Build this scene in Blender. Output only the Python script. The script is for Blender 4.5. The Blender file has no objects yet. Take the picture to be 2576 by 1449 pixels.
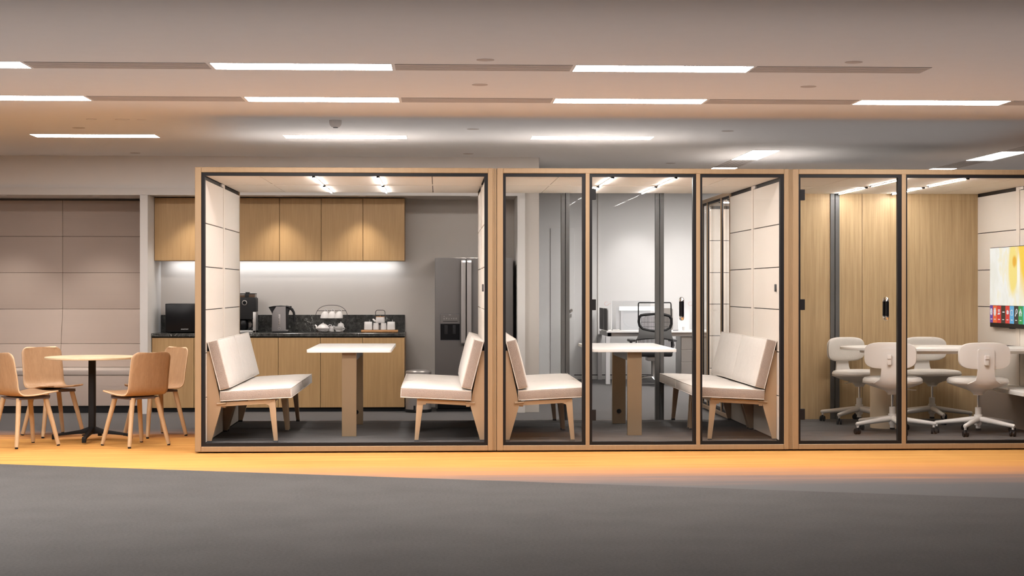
import bpy, bmesh, math, random
from mathutils import Vector, Matrix
random.seed(7)
PI = math.pi
C = bpy.context.scene.collection
# ---------------------------------------------------------------- camera geometry
F, VPX, HY, HC = 4120.0, 1103.0, 725.1, 1.327
TH = math.atan((1288 - VPX) / F); S_, C_ = math.sin(TH), math.cos(TH)
def at(px, py, Y):            # pixel -> point on the plane Y
    u = (px - 1288) / F; z = Y / (C_ - u * S_)
    return Vector((z * (S_ + u * C_), Y, HC - (py - HY) / F * z))
def atX(px, py, X):
    u = (px - 1288) / F; z = X / (S_ + u * C_)
    return Vector((X, z * (C_ - u * S_), HC - (py - HY) / F * z))

# ---------------------------------------------------------------- materials
MATS = {}
def newmat(name):
    m = bpy.data.materials.new(name); m.use_nodes = True
    nt = m.node_tree
    return m, nt, nt.nodes, nt.links, nt.nodes['Principled BSDF']
def setp(b, col=None, rough=None, metal=None, spec=None):
    if col is not None: b.inputs['Base Color'].default_value = (*col, 1)
    if rough is not None: b.inputs['Roughness'].default_value = rough
    if metal is not None: b.inputs['Metallic'].default_value = metal
    if spec is not None: b.inputs['Specular IOR Level'].default_value = spec
def coords(N, L, scale=(1, 1, 1), kind='Object'):
    tc = N.new('ShaderNodeTexCoord'); mp = N.new('ShaderNodeMapping')
    L.new(tc.outputs[kind], mp.inputs['Vector']); mp.inputs['Scale'].default_value = scale
    return mp.outputs['Vector']
def noise(N, L, vec, scale, detail=3, rough=.5):
    n = N.new('ShaderNodeTexNoise'); L.new(vec, n.inputs['Vector'])
    n.inputs['Scale'].default_value = scale; n.inputs['Detail'].default_value = detail; n.inputs['Roughness'].default_value = rough
    return n.outputs['Fac']
def ramp(N, L, fac, stops):
    r = N.new('ShaderNodeValToRGB'); L.new(fac, r.inputs['Fac'])
    e = r.color_ramp.elements
    while len(e) < len(stops): e.new(.5)
    for el, (p, c) in zip(e, stops): el.position = p; el.color = (*c, 1)
    return r.outputs['Color']
def math_(N, L, op, a, b=None, clamp=False):
    n = N.new('ShaderNodeMath'); n.operation = op; n.use_clamp = clamp
    for i, v in enumerate((a, b)):
        if v is None: continue
        if isinstance(v, (int, float)): n.inputs[i].default_value = v
        else: L.new(v, n.inputs[i])
    return n.outputs[0]
def mixc(N, L, fac, a, b):
    n = N.new('ShaderNodeMix'); n.data_type = 'RGBA'
    if isinstance(fac, (int, float)): n.inputs[0].default_value = fac
    else: L.new(fac, n.inputs[0])
    for i, v in ((6, a), (7, b)):
        if isinstance(v, tuple): n.inputs[i].default_value = (*v, 1)
        else: L.new(v, n.inputs[i])
    return n.outputs[2]
def bump(N, L, b, h, strength, dist=.002):
    n = N.new('ShaderNodeBump'); n.inputs['Strength'].default_value = strength; n.inputs['Distance'].default_value = dist
    L.new(h, n.inputs['Height']); L.new(n.outputs['Normal'], b.inputs['Normal'])

def plain(name, col, rough=.5, metal=0, spec=.5, var=.0, nscale=8):
    m, nt, N, L, b = newmat(name); setp(b, col, rough, metal, spec)
    v = coords(N, L)
    f = noise(N, L, v, nscale, 2)
    k = max(var, .015)
    L.new(mixc(N, L, f, tuple(c * (1 - k) for c in col), tuple(min(1, c * (1 + k)) for c in col)), b.inputs['Base Color'])
    return m
def wood(name, a, bcol, sc=(38, 38, 1.6), rough=.45):
    m, nt, N, L, b = newmat(name); setp(b, a, rough, 0, .35)
    v = coords(N, L, sc)
    f1 = noise(N, L, v, 1.0, 5, .65)
    v2 = coords(N, L, tuple(s * 4.5 for s in sc[:2]) + (sc[2] * 2.2,))
    f2 = noise(N, L, v2, 1.0, 3, .6)
    f = math_(N, L, 'ADD', math_(N, L, 'MULTIPLY', f1, .55), math_(N, L, 'MULTIPLY', f2, .45))
    L.new(ramp(N, L, f, [(.34, bcol), (.5, tuple((x + y) / 2 for x, y in zip(a, bcol))), (.66, a)]), b.inputs['Base Color'])
    bump(N, L, b, f2, .12, .001)
    return m
def fabric(name, col, scale=260, strength=.5, dark=.8, rough=.9):
    m, nt, N, L, b = newmat(name); setp(b, col, rough, 0, .15)
    v = coords(N, L)
    vo = N.new('ShaderNodeTexVoronoi'); L.new(v, vo.inputs['Vector']); vo.inputs['Scale'].default_value = scale
    f = noise(N, L, v, 14, 2)
    d = math_(N, L, 'ADD', math_(N, L, 'MULTIPLY', vo.outputs['Distance'], .75), math_(N, L, 'MULTIPLY', f, .3), True)
    L.new(mixc(N, L, d, tuple(min(1, c * 1.06) for c in col), tuple(c * dark for c in col)), b.inputs['Base Color'])
    bump(N, L, b, vo.outputs['Distance'], strength, .003)
    return m
def ribbed(name, col, scale=90, strength=.35, dark=.93):
    m, nt, N, L, b = newmat(name); setp(b, col, .9, 0, .15)
    v = coords(N, L)
    w = N.new('ShaderNodeTexWave'); w.bands_direction = 'Z'; w.inputs['Scale'].default_value = scale; w.inputs['Distortion'].default_value = .3
    L.new(v, w.inputs['Vector'])
    f = noise(N, L, v, 5, 2)
    L.new(mixc(N, L, math_(N, L, 'ADD', math_(N, L, 'MULTIPLY', w.outputs['Fac'], .7), math_(N, L, 'MULTIPLY', f, .3)), tuple(c * dark for c in col), col), b.inputs['Base Color'])
    bump(N, L, b, w.outputs['Fac'], strength, .002)
    return m
def emit(name, col, s):
    m, nt, N, L, b = newmat(name); setp(b, (.8, .8, .8), .6)
    b.inputs['Emission Color'].default_value = (*col, 1); b.inputs['Emission Strength'].default_value = s
    return m
def glass(name, tint=(.985, .985, .98), base=.03, gain=.55, rough=0.0):
    m = bpy.data.materials.new(name); m.use_nodes = True; nt = m.node_tree; N = nt.nodes; L = nt.links; N.clear()
    out = N.new('ShaderNodeOutputMaterial'); mix = N.new('ShaderNodeMixShader')
    tr = N.new('ShaderNodeBsdfTransparent'); tr.inputs['Color'].default_value = (*tint, 1)
    gl = N.new('ShaderNodeBsdfGlossy'); gl.inputs['Roughness'].default_value = rough; gl.inputs['Color'].default_value = (1, 1, 1, 1)
    lw = N.new('ShaderNodeLayerWeight'); lw.inputs['Blend'].default_value = .5
    p = math_(N, L, 'POWER', lw.outputs['Facing'], 5.0)
    f = math_(N, L, 'ADD', math_(N, L, 'MULTIPLY', p, gain), base, True)
    L.new(f, mix.inputs[0]); L.new(tr.outputs[0], mix.inputs[1]); L.new(gl.outputs[0], mix.inputs[2]); L.new(mix.outputs[0], out.inputs['Surface'])
    return m
def marble(name):
    m, nt, N, L, b = newmat(name); setp(b, (.03, .03, .03), .22, 0, .5)
    v = coords(N, L)
    n1 = N.new('ShaderNodeTexNoise'); L.new(v, n1.inputs['Vector']); n1.inputs['Scale'].default_value = 9; n1.inputs['Detail'].default_value = 7; n1.inputs['Distortion'].default_value = 1.6
    vein = math_(N, L, 'ABSOLUTE', math_(N, L, 'SUBTRACT', n1.outputs['Fac'], .5))
    f2 = noise(N, L, v, 28, 5, .7)
    base = ramp(N, L, f2, [(.35, (.018, .018, .017)), (.55, (.05, .05, .047)), (.7, (.10, .10, .092))])
    vc = ramp(N, L, vein, [(0, (1, 1, 1)), (.006, (.35, .35, .35)), (.018, (0, 0, 0))])
    gate = ramp(N, L, noise(N, L, v, 4.0, 2), [(.5, (0, 0, 0)), (.62, (1, 1, 1))])
    fac = math_(N, L, 'MULTIPLY', vc, gate)
    L.new(mixc(N, L, fac, base, (.42, .42, .40)), b.inputs['Base Color'])
    return m
def carpet_floor(name):
    m, nt, N, L, b = newmat(name); setp(b, (.3, .3, .3), .95, 0, .08)
    tc = N.new('ShaderNodeTexCoord'); sep = N.new('ShaderNodeSeparateXYZ'); L.new(tc.outputs['Object'], sep.inputs[0])
    X, Y = sep.outputs[0], sep.outputs[1]
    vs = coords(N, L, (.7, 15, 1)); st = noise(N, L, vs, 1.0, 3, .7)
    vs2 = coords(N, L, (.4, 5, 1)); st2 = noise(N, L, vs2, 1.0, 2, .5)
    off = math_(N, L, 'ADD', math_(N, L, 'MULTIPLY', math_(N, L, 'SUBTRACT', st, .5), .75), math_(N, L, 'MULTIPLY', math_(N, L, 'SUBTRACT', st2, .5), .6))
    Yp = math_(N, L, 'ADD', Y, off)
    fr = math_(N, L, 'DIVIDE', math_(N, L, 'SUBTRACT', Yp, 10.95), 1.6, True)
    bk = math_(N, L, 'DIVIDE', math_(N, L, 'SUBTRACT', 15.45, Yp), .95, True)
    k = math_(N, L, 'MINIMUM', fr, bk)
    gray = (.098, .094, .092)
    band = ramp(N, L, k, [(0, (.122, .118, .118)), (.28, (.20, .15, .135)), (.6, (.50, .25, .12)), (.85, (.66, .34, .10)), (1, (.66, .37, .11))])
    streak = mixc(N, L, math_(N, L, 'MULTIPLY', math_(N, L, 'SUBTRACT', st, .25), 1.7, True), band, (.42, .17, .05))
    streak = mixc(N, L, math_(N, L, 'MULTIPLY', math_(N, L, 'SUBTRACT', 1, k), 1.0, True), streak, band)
    # plain carpet in front of the slanted seam line
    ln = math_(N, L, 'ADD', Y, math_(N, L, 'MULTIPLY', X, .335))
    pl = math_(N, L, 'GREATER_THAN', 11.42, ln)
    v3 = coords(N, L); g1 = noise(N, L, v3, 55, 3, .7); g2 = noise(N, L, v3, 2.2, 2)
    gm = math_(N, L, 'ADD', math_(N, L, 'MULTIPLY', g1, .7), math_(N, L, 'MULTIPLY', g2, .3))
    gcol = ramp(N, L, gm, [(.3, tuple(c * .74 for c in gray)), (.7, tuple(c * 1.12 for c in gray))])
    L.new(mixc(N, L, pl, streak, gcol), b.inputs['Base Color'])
    hb = noise(N, L, v3, 120, 2, .6)
    bump(N, L, b, hb, .35, .004)
    return m
def screen_picture(name):
    m, nt, N, L, b = newmat(name); setp(b, (.02, .02, .02), .3)
    tc = N.new('ShaderNodeTexCoord'); sep = N.new('ShaderNodeSeparateXYZ'); L.new(tc.outputs['Object'], sep.inputs[0])
    Y, Z = sep.outputs[1], sep.outputs[2]
    nz = noise(N, L, coords(N, L, (1, 1, .6)), 4.5, 4, .55)
    nn = math_(N, L, 'MULTIPLY', math_(N, L, 'SUBTRACT', nz, .5), .22)
    def blob(cy, cz, ry, rz, w):
        dy = math_(N, L, 'DIVIDE', math_(N, L, 'SUBTRACT', Y, cy), ry); dz = math_(N, L, 'DIVIDE', math_(N, L, 'SUBTRACT', Z, cz), rz)
        d = math_(N, L, 'SQRT', math_(N, L, 'ADD', math_(N, L, 'MULTIPLY', dy, dy), math_(N, L, 'MULTIPLY', dz, dz)))
        d = math_(N, L, 'ADD', d, math_(N, L, 'MULTIPLY', nn, 3.0))
        return math_(N, L, 'DIVIDE', math_(N, L, 'SUBTRACT', 1.0 + w, d), 2 * w, True)
    col = ramp(N, L, nz, [(.40, (.80, .79, .72)), (.52, (.86, .86, .82)), (.60, (.85, .80, .60)), (.66, (.84, .83, .76))])
    col = mixc(N, L, blob(-1.05, .78, .36, .50, .25), col, (.90, .60, .05))
    col = mixc(N, L, blob(-.62, .54, .12, .24, .2), col, (.88, .72, .22))
    col = mixc(N, L, blob(-.76, .50, .035, .17, .3), col, (.92, .90, .80))
    col = mixc(N, L, blob(-.655, .60, .05, .05, .3), col, (.80, .42, .03))
    L.new(col, b.inputs['Emission Color']); b.inputs['Emission Strength'].default_value = 1.0
    return m

WHITE = (.80, .785, .76)
M = dict(
    ceiling=plain('ceiling_paint', (.86, .835, .82), .9, spec=.1),
    wallpaint=plain('wall_paint', (.56, .52, .48), .85, spec=.15),
    bulkhead=plain('bulkhead_paint', (.82, .78, .745), .85, spec=.15),
    trimpaint=plain('trim_paint', (.68, .655, .63), .7, spec=.2),
    farwall=plain('far_wall_paint', (.78, .78, .78), .85, spec=.1),
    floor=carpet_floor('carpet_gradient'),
    podwood=wood('pod_oak', (.385, .265, .155), (.33, .22, .125), (30, 30, 1.2), .4),
    oak=wood('kitchen_oak', (.48, .31, .145), (.37, .22, .095), (42, 42, 1.5), .45),
    paleoak=wood('pale_oak', (.58, .425, .245), (.41, .285, .15), (34, 34, 1.3), .45),
    ply=wood('plywood_beech', (.47, .30, .175), (.375, .225, .125), (26, 26, 2.0), .4),
    plyedge=plain('plywood_edge', (.70, .50, .32), .5),
    gasket=plain('black_gasket', (.012, .011, .012), .5, spec=.25),
    black=plain('black_plastic', (.010, .010, .011), .55, spec=.25),
    blackgloss=plain('black_gloss', (.006, .006, .007), .25, spec=.2),
    anth=plain('anthracite_metal', (.10, .10, .10), .5),
    panel=ribbed('cream_acoustic_panel', (.80, .735, .665)),
    panelstrip=plain('cream_strip', (.80, .72, .64), .7),
    podceil=ribbed('cream_ceiling_panel', (.93, .87, .79), 60, .2, .97),
    deckseam=plain('deck_seam', (.085, .083, .083), .95, spec=.05),
    deck=plain('pod_carpet', (.115, .112, .112), .95, spec=.05, var=.15, nscale=140),
    cushion=fabric('boucle_fabric', (.84, .79, .74), 210, .55, .74),
    chairfab=fabric('chair_fabric', (.80, .765, .72), 260, .5, .80),
    shadedside=fabric('shaded_side_fabric', (.52, .43, .375), 260, .8, .70),  # own weave on cushion ends; darker colour stands in for their shade
    benchframe=plain('bench_lacquer', (.47, .335, .215), .45),
    tabletop=plain('white_laminate', (.86, .85, .83), .35),
    legtan=plain('table_leg_lacquer', (.27, .185, .11), .4, .1),
    darkgrey=plain('dark_grey', (.07, .07, .075), .5),
    bracket=plain('grey_bracket', (.12, .10, .11), .5),
    shellwhite=plain('white_plastic', (.84, .81, .78), .35),
    chrome=plain('chrome', (.75, .75, .76), .08, 1.0),
    steel=plain('brushed_steel', (.42, .41, .40), .35, .8),
    fridge=plain('fridge_grey', (.135, .125, .12), .38, .35),
    handlegrey=plain('handle_grey', (.38, .36, .35), .3, .5),
    ceramic=plain('white_ceramic', (.62, .60, .59), .25),
    granite=marble('black_granite'),
    bamboo=wood('bamboo_tray', (.46, .24, .10), (.36, .17, .06), (20, 60, 20), .45),
    taupe=ribbed('taupe_upholstery', (.52, .43, .375), 55, .35, .9),
    taupeseat=plain('taupe_seat', (.50, .43, .385), .85, spec=.15),
    darkwire=plain('dark_wire', (.05, .042, .04), .4, .6),
    light=emit('ceiling_light_diffuser', (1.0, .94, .90), 50),
    led=emit('led_diffuser', (1.0, .97, .945), 140),
    led3=emit('led_diffuser_soft', (1.0, .97, .945), 165),
    lamp=emit('downlight_lens', (1, .94, .88), 5),
    lampdim=emit('spot_lens', (1, .9, .8), .6),
    ventm=plain('vent_slats', (.60, .54, .50), .7),
    ventgap=plain('vent_gap', (.34, .30, .28), .8),
    led4=emit('led_diffuser_rear', (1.0, .95, .91), 420),
    podglass=glass('pod_glass', (.995, .994, .99), .018, .5),
    rearglass=glass('rear_glass', (.99, .99, .99), .003, .5),
    smoke=plain('smoke_detector_plastic', (.80, .76, .73), .6),
    discm=plain('disc_cover', (.85, .82, .80), .9, spec=.1),
    discedge=plain('disc_edge', (.55, .48, .44), .7),
    frosted=plain('frosted_panel', (.70, .70, .71), .5),
    greyscreen=plain('grey_screen_fabric', (.17, .165, .16), .8),
    redwire=plain('pink_wire', (.75, .35, .33), .5),
    binsteel=plain('bin_steel', (.33, .31, .30), .35, .5),
    drum=plain('beige_drum', (.82, .69, .52), .6),
    shadedwall=ribbed('shaded_lower_panel', (.40, .325, .275), 90),  # wall fabric with the shade of the lower wall put into its colour
    hoodglass=plain('smoked_hopper', (.09, .055, .035), .2),
    kettlebody=plain('kettle_steel', (.15, .14, .14), .45, .3),
    rooftop=plain('roof_grey', (.2, .195, .19), .8),
    seam=plain('seam_brown', (.10, .06, .045), .9),
    icons=plain('white_icon', (.8, .8, .8), .5),
)
def flat(name, c, s=.75):
    m = emit(name, c, s); setp(m.node_tree.nodes['Principled BSDF'], (.01, .01, .01), .4); return m

# ---------------------------------------------------------------- mesh builder
class MB:
    def __init__(s): s.bm = bmesh.new()
    def _add(s, bm2, mat=None):
        if mat is not None: bmesh.ops.transform(bm2, matrix=mat, verts=bm2.verts)
        me = bpy.data.meshes.new('t'); bm2.to_mesh(me); bm2.free(); s.bm.from_mesh(me); bpy.data.meshes.remove(me)
    def box(s, x0, x1, y0, y1, z0, z1, bev=0, seg=2, mat=None):
        b = bmesh.new(); bmesh.ops.create_cube(b, size=1)
        for v in b.verts: v.co = Vector(((x0 + x1) / 2 + v.co.x * (x1 - x0), (y0 + y1) / 2 + v.co.y * (y1 - y0), (z0 + z1) / 2 + v.co.z * (z1 - z0)))
        if bev > 0: bmesh.ops.bevel(b, geom=b.edges[:], offset=bev, segments=seg, affect='EDGES', profile=.6)
        s._add(b, mat); return s
    def prism(s, pts, axis, a, b_, bev=0, seg=2, mat=None):
        """polygon pts (2D) extruded along axis: 'x' -> pts are (y,z); 'y' -> (x,z); 'z' -> (x,y)"""
        b = bmesh.new()
        def P(p, t): return {'x': (t, p[0], p[1]), 'y': (p[0], t, p[1]), 'z': (p[0], p[1], t)}[axis]
        v0 = [b.verts.new(P(p, a)) for p in pts]; v1 = [b.verts.new(P(p, b_)) for p in pts]
        n = len(pts)
        b.faces.new(v0); b.faces.new(v1[::-1])
        for i in range(n): b.faces.new((v0[i], v1[i], v1[(i + 1) % n], v0[(i + 1) % n]))
        bmesh.ops.recalc_face_normals(b, faces=b.faces)
        if bev > 0:
            es = [e for e in b.edges if len(e.link_faces) == 2 and e.calc_face_angle(0) > .6]
            bmesh.ops.bevel(b, geom=es, offset=bev, segments=seg, affect='EDGES', profile=.6)
        s._add(b, mat); return s
    def lathe(s, prof, seg=28, mat=None, cx=0, cy=0, sx=1, sy=1, cap=True):
        b = bmesh.new(); rings = []
        for r, z in prof:
            rings.append([b.verts.new((cx + sx * r * math.cos(2 * PI * i / seg), cy + sy * r * math.sin(2 * PI * i / seg), z)) for i in range(seg)])
        for r0, r1 in zip(rings, rings[1:]):
            for i in range(seg): b.faces.new((r0[i], r0[(i + 1) % seg], r1[(i + 1) % seg], r1[i]))
        if cap: b.faces.new(rings[0][::-1]); b.faces.new(rings[-1])
        bmesh.ops.recalc_face_normals(b, faces=b.faces)
        s._add(b, mat); return s
    def cyl(s, p0, p1, r0, r1=None, seg=16):
        return s.tube([p0, p1], [r0, r1 if r1 is not None else r0], seg)
    def tube(s, pts, rad, seg=10, closed=False, sy=1.0):
        pts = [Vector(p) for p in pts]; n = len(pts)
        if not isinstance(rad, (list, tuple)): rad = [rad] * n
        b = bmesh.new(); rings = []; up = None
        for i, p in enumerate(pts):
            if closed: d = pts[(i + 1) % n] - pts[i - 1]
            else: d = pts[min(i + 1, n - 1)] - pts[max(i - 1, 0)]
            d.normalize()
            if up is None: up = Vector((0, 0, 1)) if abs(d.z) < .9 else Vector((0, 1, 0))
            a = d.cross(up).normalized(); u2 = a.cross(d).normalized(); up = u2
            rings.append([b.verts.new(p + (a * math.cos(2 * PI * k / seg) + u2 * math.sin(2 * PI * k / seg) * sy) * rad[i]) for k in range(seg)])
        m = n if closed else n - 1
        for i in range(m):
            r0, r1 = rings[i], rings[(i + 1) % n]
            for k in range(seg): b.faces.new((r0[k], r0[(k + 1) % seg], r1[(k + 1) % seg], r1[k]))
        if not closed: b.faces.new(rings[0][::-1]); b.faces.new(rings[-1])
        bmesh.ops.recalc_face_normals(b, faces=b.faces)
        s._add(b); return s
    def loft(s, rings, cap=True):
        b = bmesh.new(); R = [[b.verts.new(p) for p in r] for r in rings]; n = len(R[0])
        for r0, r1 in zip(R, R[1:]):
            for i in range(n): b.faces.new((r0[i], r0[(i + 1) % n], r1[(i + 1) % n], r1[i]))
        if cap: b.faces.new(R[0][::-1]); b.faces.new(R[-1])
        bmesh.ops.recalc_face_normals(b, faces=b.faces)
        s._add(b); return s
    def each(s, fn):
        for v in s.bm.verts: v.co = Vector(fn(v.co))
        return s
    def build(s, name, mat, parent=None, smooth=True, angle=32):
        me = bpy.data.meshes.new(name); s.bm.normal_update(); s.bm.to_mesh(me); s.bm.free()
        if mat: me.materials.append(mat)
        if smooth:
            me.shade_smooth(); me.set_sharp_from_angle(angle=math.radians(angle))
        o = bpy.data.objects.new(name, me); C.objects.link(o)
        if parent: o.parent = parent
        return o
def rrect(w, h, r, n=6, cx=0, cy=0):
    pts = []
    for (sx, sy, a0) in ((1, 1, 0), (-1, 1, 90), (-1, -1, 180), (1, -1, 270)):
        for k in range(n + 1):
            a = math.radians(a0 + 90 * k / n)
            pts.append((cx + sx * (w / 2 - r) + r * math.cos(a), cy + sy * (h / 2 - r) + r * math.sin(a)))
    return pts
def selip(a, b, e=2.6, n=40, cx=0, cy=0):
    out = []
    for i in range(n):
        t = 2 * PI * i / n; c, s = math.cos(t), math.sin(t)
        out.append((cx + a * math.copysign(abs(c) ** (2 / e), c), cy + b * math.copysign(abs(s) ** (2 / e), s)))
    return out
def thing(name, label, cat, loc=(0, 0, 0), rz=0, group=None):
    o = bpy.data.objects.new(name, None); C.objects.link(o); o.empty_display_size = .1
    o.location = loc; o.rotation_euler = (0, 0, rz); o['label'] = label; o['category'] = cat
    if group: o['group'] = group
    return o
def tag(o, label, cat, group=None, kind=None):
    o['label'] = label; o['category'] = cat
    if group: o['group'] = group
    if kind: o['kind'] = kind
    return o
def struct(o):
    o['kind'] = 'structure'; return o
def kids(o, table):
    return table.get(o, [])
def dup(root, loc, rz=None, label=None, group=None):
    table = {}
    for o in list(C.objects):
        if o.parent: table.setdefault(o.parent, []).append(o)
    r = root.copy(); C.objects.link(r); r.location = loc
    if rz is not None: r.rotation_euler = (0, 0, rz)
    if label: r['label'] = label
    if group: r['group'] = group
    def rec(src, dst):
        for ch in table.get(src, []):
            c = ch.copy(); C.objects.link(c); c.parent = dst; rec(ch, c)
    rec(root, r)
    return r

# ================================================================ the setting
CH = 2.714
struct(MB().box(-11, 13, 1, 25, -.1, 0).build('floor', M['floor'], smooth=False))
struct(MB().box(-11, 13, 1, 25, CH + .012, CH + .1).build('ceiling', M['ceiling'], smooth=False))
# niche wall at the back left
YN = 17.44
struct(MB().box(-11, 1.076, 17.50, 18.42, 2.387, CH + .012).build('wall_bulkhead', M['bulkhead'], smooth=False))
w = MB()
w.box(-11, .93, 17.50, 18.42, 2.314, 2.387)
w.box(-11, 1.076, 18.27, 18.42, 0, 2.32)
w.box(.88, 1.076, 17.50, 18.42, 0, 2.4)
struct(w.build('wall_back', M['wallpaint'], smooth=False))
t = MB().box(-11, .923, YN, 17.50, 2.311, 2.387).box(-3.147, -3.066, YN, 18.28, 0, 2.313).box(.842, .923, YN, 18.28, 0, 2.313)
struct(t.build('trim_1', M['trimpaint'], smooth=False))
struct(MB().box(-1, 13, 23.8, 23.95, .07, CH + .02).box(-1, 13, 23.79, 23.95, 0, .055).build('wall_far', M['farwall'], smooth=False))
struct(MB().box(-1, 13, 23.82, 23.9, .05, .075).build('baseboard_far', M['darkgrey'], smooth=False))
struct(MB().box(12.9, 13, 1, 25, 0, CH + .02).build('wall_right', M['farwall'], smooth=False))
struct(MB().box(-11, -10.9, 1, 25, 0, CH + .02).build('wall_left', M['wallpaint'], smooth=False))
# far door
dx0, dx1 = at(1385, 700, 23.78).x, at(1444.5, 700, 23.78).x
dr = struct(MB().box(dx0, dx1, 23.786, 23.80, .01, 2.2, .002).build('door_1', M['farwall']))
hp = at(1437, 781, 23.77)
MB().tube([(hp.x, 23.775, hp.z), (hp.x, 23.72, hp.z), (hp.x - .085, 23.72, hp.z)], .009).lathe([(.022, 0), (.022, .008)], 16, Matrix.Translation((hp.x, 23.775, hp.z)) @ Matrix.Rotation(PI / 2, 4, 'X')).build('door_handle', M['chrome'], dr)
MB().box(hp.x - .012, hp.x + .006, 23.768, 23.776, hp.z - .10, hp.z - .05).build('lock_plate', M['steel'], dr)
struct(MB().box(at(1504, 700, 23.79).x - .004, at(1504, 700, 23.79).x + .004, 23.788, 23.805, .07, CH).build('trim_2', M['wallpaint'], smooth=False))

# ================================================================ ceiling lights, vents
XS = [-5.985, -3.705, -1.417, .864, 3.146, 5.427]
LW = 1.122
def ceil_light(x0, x1, y0, y1, label, group):
    o = thing('ceiling_light', label, 'ceiling light', ((x0 + x1) / 2, (y0 + y1) / 2, CH), 0, group)
    FZ = .0095; hx, hy = (x1 - x0) / 2, (y1 - y0) / 2; f = .006
    m = MB()
    m.box(-hx - f, hx + f, -hy - f, -hy, FZ, .0125).box(-hx - f, hx + f, hy, hy + f, FZ, .0125).box(-hx - f, -hx, -hy, hy, FZ, .0125).box(hx, hx + f, -hy, hy, FZ, .0125)
    m.build('frame', M['smoke'], o, smooth=False)
    MB().box(-hx, hx, -hy, hy, .0102, .0125).build('diffuser', M['light'], o, smooth=False)
    return o
def ceil_vent(x0, x1, y0, y1, label, group, along='x'):
    o = thing('ceiling_vent', label, 'vent', ((x0 + x1) / 2, (y0 + y1) / 2, CH), 0, group)
    hx, hy = (x1 - x0) / 2, (y1 - y0) / 2
    MB().box(-hx, hx, -hy, hy, .0112, .0125).build('backing', M['ventgap'], o, smooth=False)
    m = MB(); n = 6
    for i in range(n):
        if along == 'x':
            a = -hy + 2 * hy * i / n; m.box(-hx, hx, a + .004, a + 2 * hy / n - .008, .0085, .0113)
        else:
            a = -hx + 2 * hx * i / n; m.box(a + .004, a + 2 * hx / n - .008, -hy, hy, .0085, .0113)
    m.build('slat_panel', M['ventm'], o, smooth=False)
    return o
rows = [('nearest row', 10.24, 'nearest row of ceiling lights', True), ('middle row', 12.045, 'middle row of ceiling lights', True), ('rear row above the pods', 15.045, 'rear row of ceiling lights', False)]
xname = ['at the far left outside edge', 'at its left end', 'second from the left', 'third from the left', 'at its right end', 'beyond the right edge']
for ri, (rn, y0, grp, vents) in enumerate(rows):
    for k, x in enumerate(XS):
        if k in (0, 5): continue
        if k == 4 and ri != 1: continue
        ceil_light(x, x + LW, y0, y0 + .284, f'long white ceiling light of the {rn}, {xname[k]}', grp)
    if vents:
        for k in range(1, 5):
            if ri == 0 and k == 4: continue
            x = XS[k] + LW
            nm = ['', 'left end', 'between the second and first lights', 'between the third and second lights', 'right end'][k]
            lab = {1: f'slotted grey ceiling vent of the {rn}, left of its longest centre light', 2: f'slotted grey ceiling vent in the middle of the {rn}',
                   3: f'slotted grey ceiling vent of the {rn}, right of its third light', 4: f'slotted grey ceiling vent of the {rn} cut off by the right picture edge'}[k]
            ceil_vent(x + .022, x + 1.159 - .022, y0, y0 + .284, lab, 'slotted vents between the ceiling lights')
for x, side in ((3.185, 'above the middle pod\'s right end'), (5.765, 'at the right edge above the last pod')):
    ceil_light(x, x + .28, 16.51, 17.68, f'ceiling light running away from view {side}', 'ceiling lights running away from view')
    ceil_light(x, x + .28, 18.86, 20.03, f'sliver of ceiling light over the pod tops, {side}', 'ceiling lights running away from view')
    ceil_light(x, x + .28, 21.2, 22.4, f'light over the far office behind the pods, {side}', 'ceiling lights running away from view')
    ceil_vent(x, x + .28, 17.70, 18.84, f'slotted vent running away from view {side}', 'vents running away from view', 'y')
ceil_vent(5.765, 6.045, 15.3, 16.49, 'slotted vent before the right edge light above the last pod', 'vents running away from view', 'y')
# round covers in the ceiling
proto = None
for (x, y, lab) in ((.287, 10.03, 'flush round ceiling cover above the nearest vent in the middle'), (.284, 11.26, 'flush round ceiling cover between the two near light rows, middle'),
                    (2.567, 10.03, 'flush round ceiling cover above the nearest right-hand vent'), (2.564, 11.26, 'flush round ceiling cover between the two near light rows, right'),
                    (-3.135, 14.44, 'flush round ceiling cover above the rear row left light'), (.304, 14.4, 'flush round ceiling cover above the first pod\'s right end'),
                    (2.57, 14.47, 'flush round ceiling cover above the middle pod\'s right end'), (-3.133, 17.09, 'flush round ceiling cover close to the bulkhead left of the pods'),
                    (.31, 17.04, 'flush round ceiling cover close to the bulkhead over the first pod'), (2.597, 18.24, 'flush round ceiling cover left of the slanting vent')):
    o = thing('ceiling_cover', lab, 'ceiling cover', (x, y, CH), 0, 'round covers in the ceiling')
    if proto is None:
        a = MB().lathe([(.001, .0108), (.052, .0108), (.052, .0125)], 32).build('disc', M['discm'], o)
        b = MB().lathe([(.052, .0100), (.0545, .0100), (.0545, .0125), (.052, .0125)], 32).build('rim', M['discedge'], o)
        proto = (a.data, b.data)
    else:
        for n_, d in zip(('disc', 'rim'), proto):
            q = bpy.data.objects.new(n_, d); C.objects.link(q); q.parent = o
def downlight(x, y, z, r, lab, lens, grp, power=0):
    o = thing('downlight', lab, 'downlight', (x, y, z), 0, grp)
    zf = .0085 if z == CH else -.003
    MB().lathe([(r * .72, zf), (r, zf), (r, .0125), (r * .72, .0125)], 28).build('ring', M['smoke'], o)
    MB().lathe([(.001, zf + .001), (r * .7, zf + .001), (r * .7, .0125)], 28).build('lens', M[lens], o)
    return o
downlight(-2.868, 13.69, CH, .042, 'small ceiling downlight left of the bright round one', 'lampdim', 'downlights over the round table')
downlight(-2.618, 13.71, CH, .06, 'largest and brightest round downlight over the wooden chairs', 'lamp', 'downlights over the round table')
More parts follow.
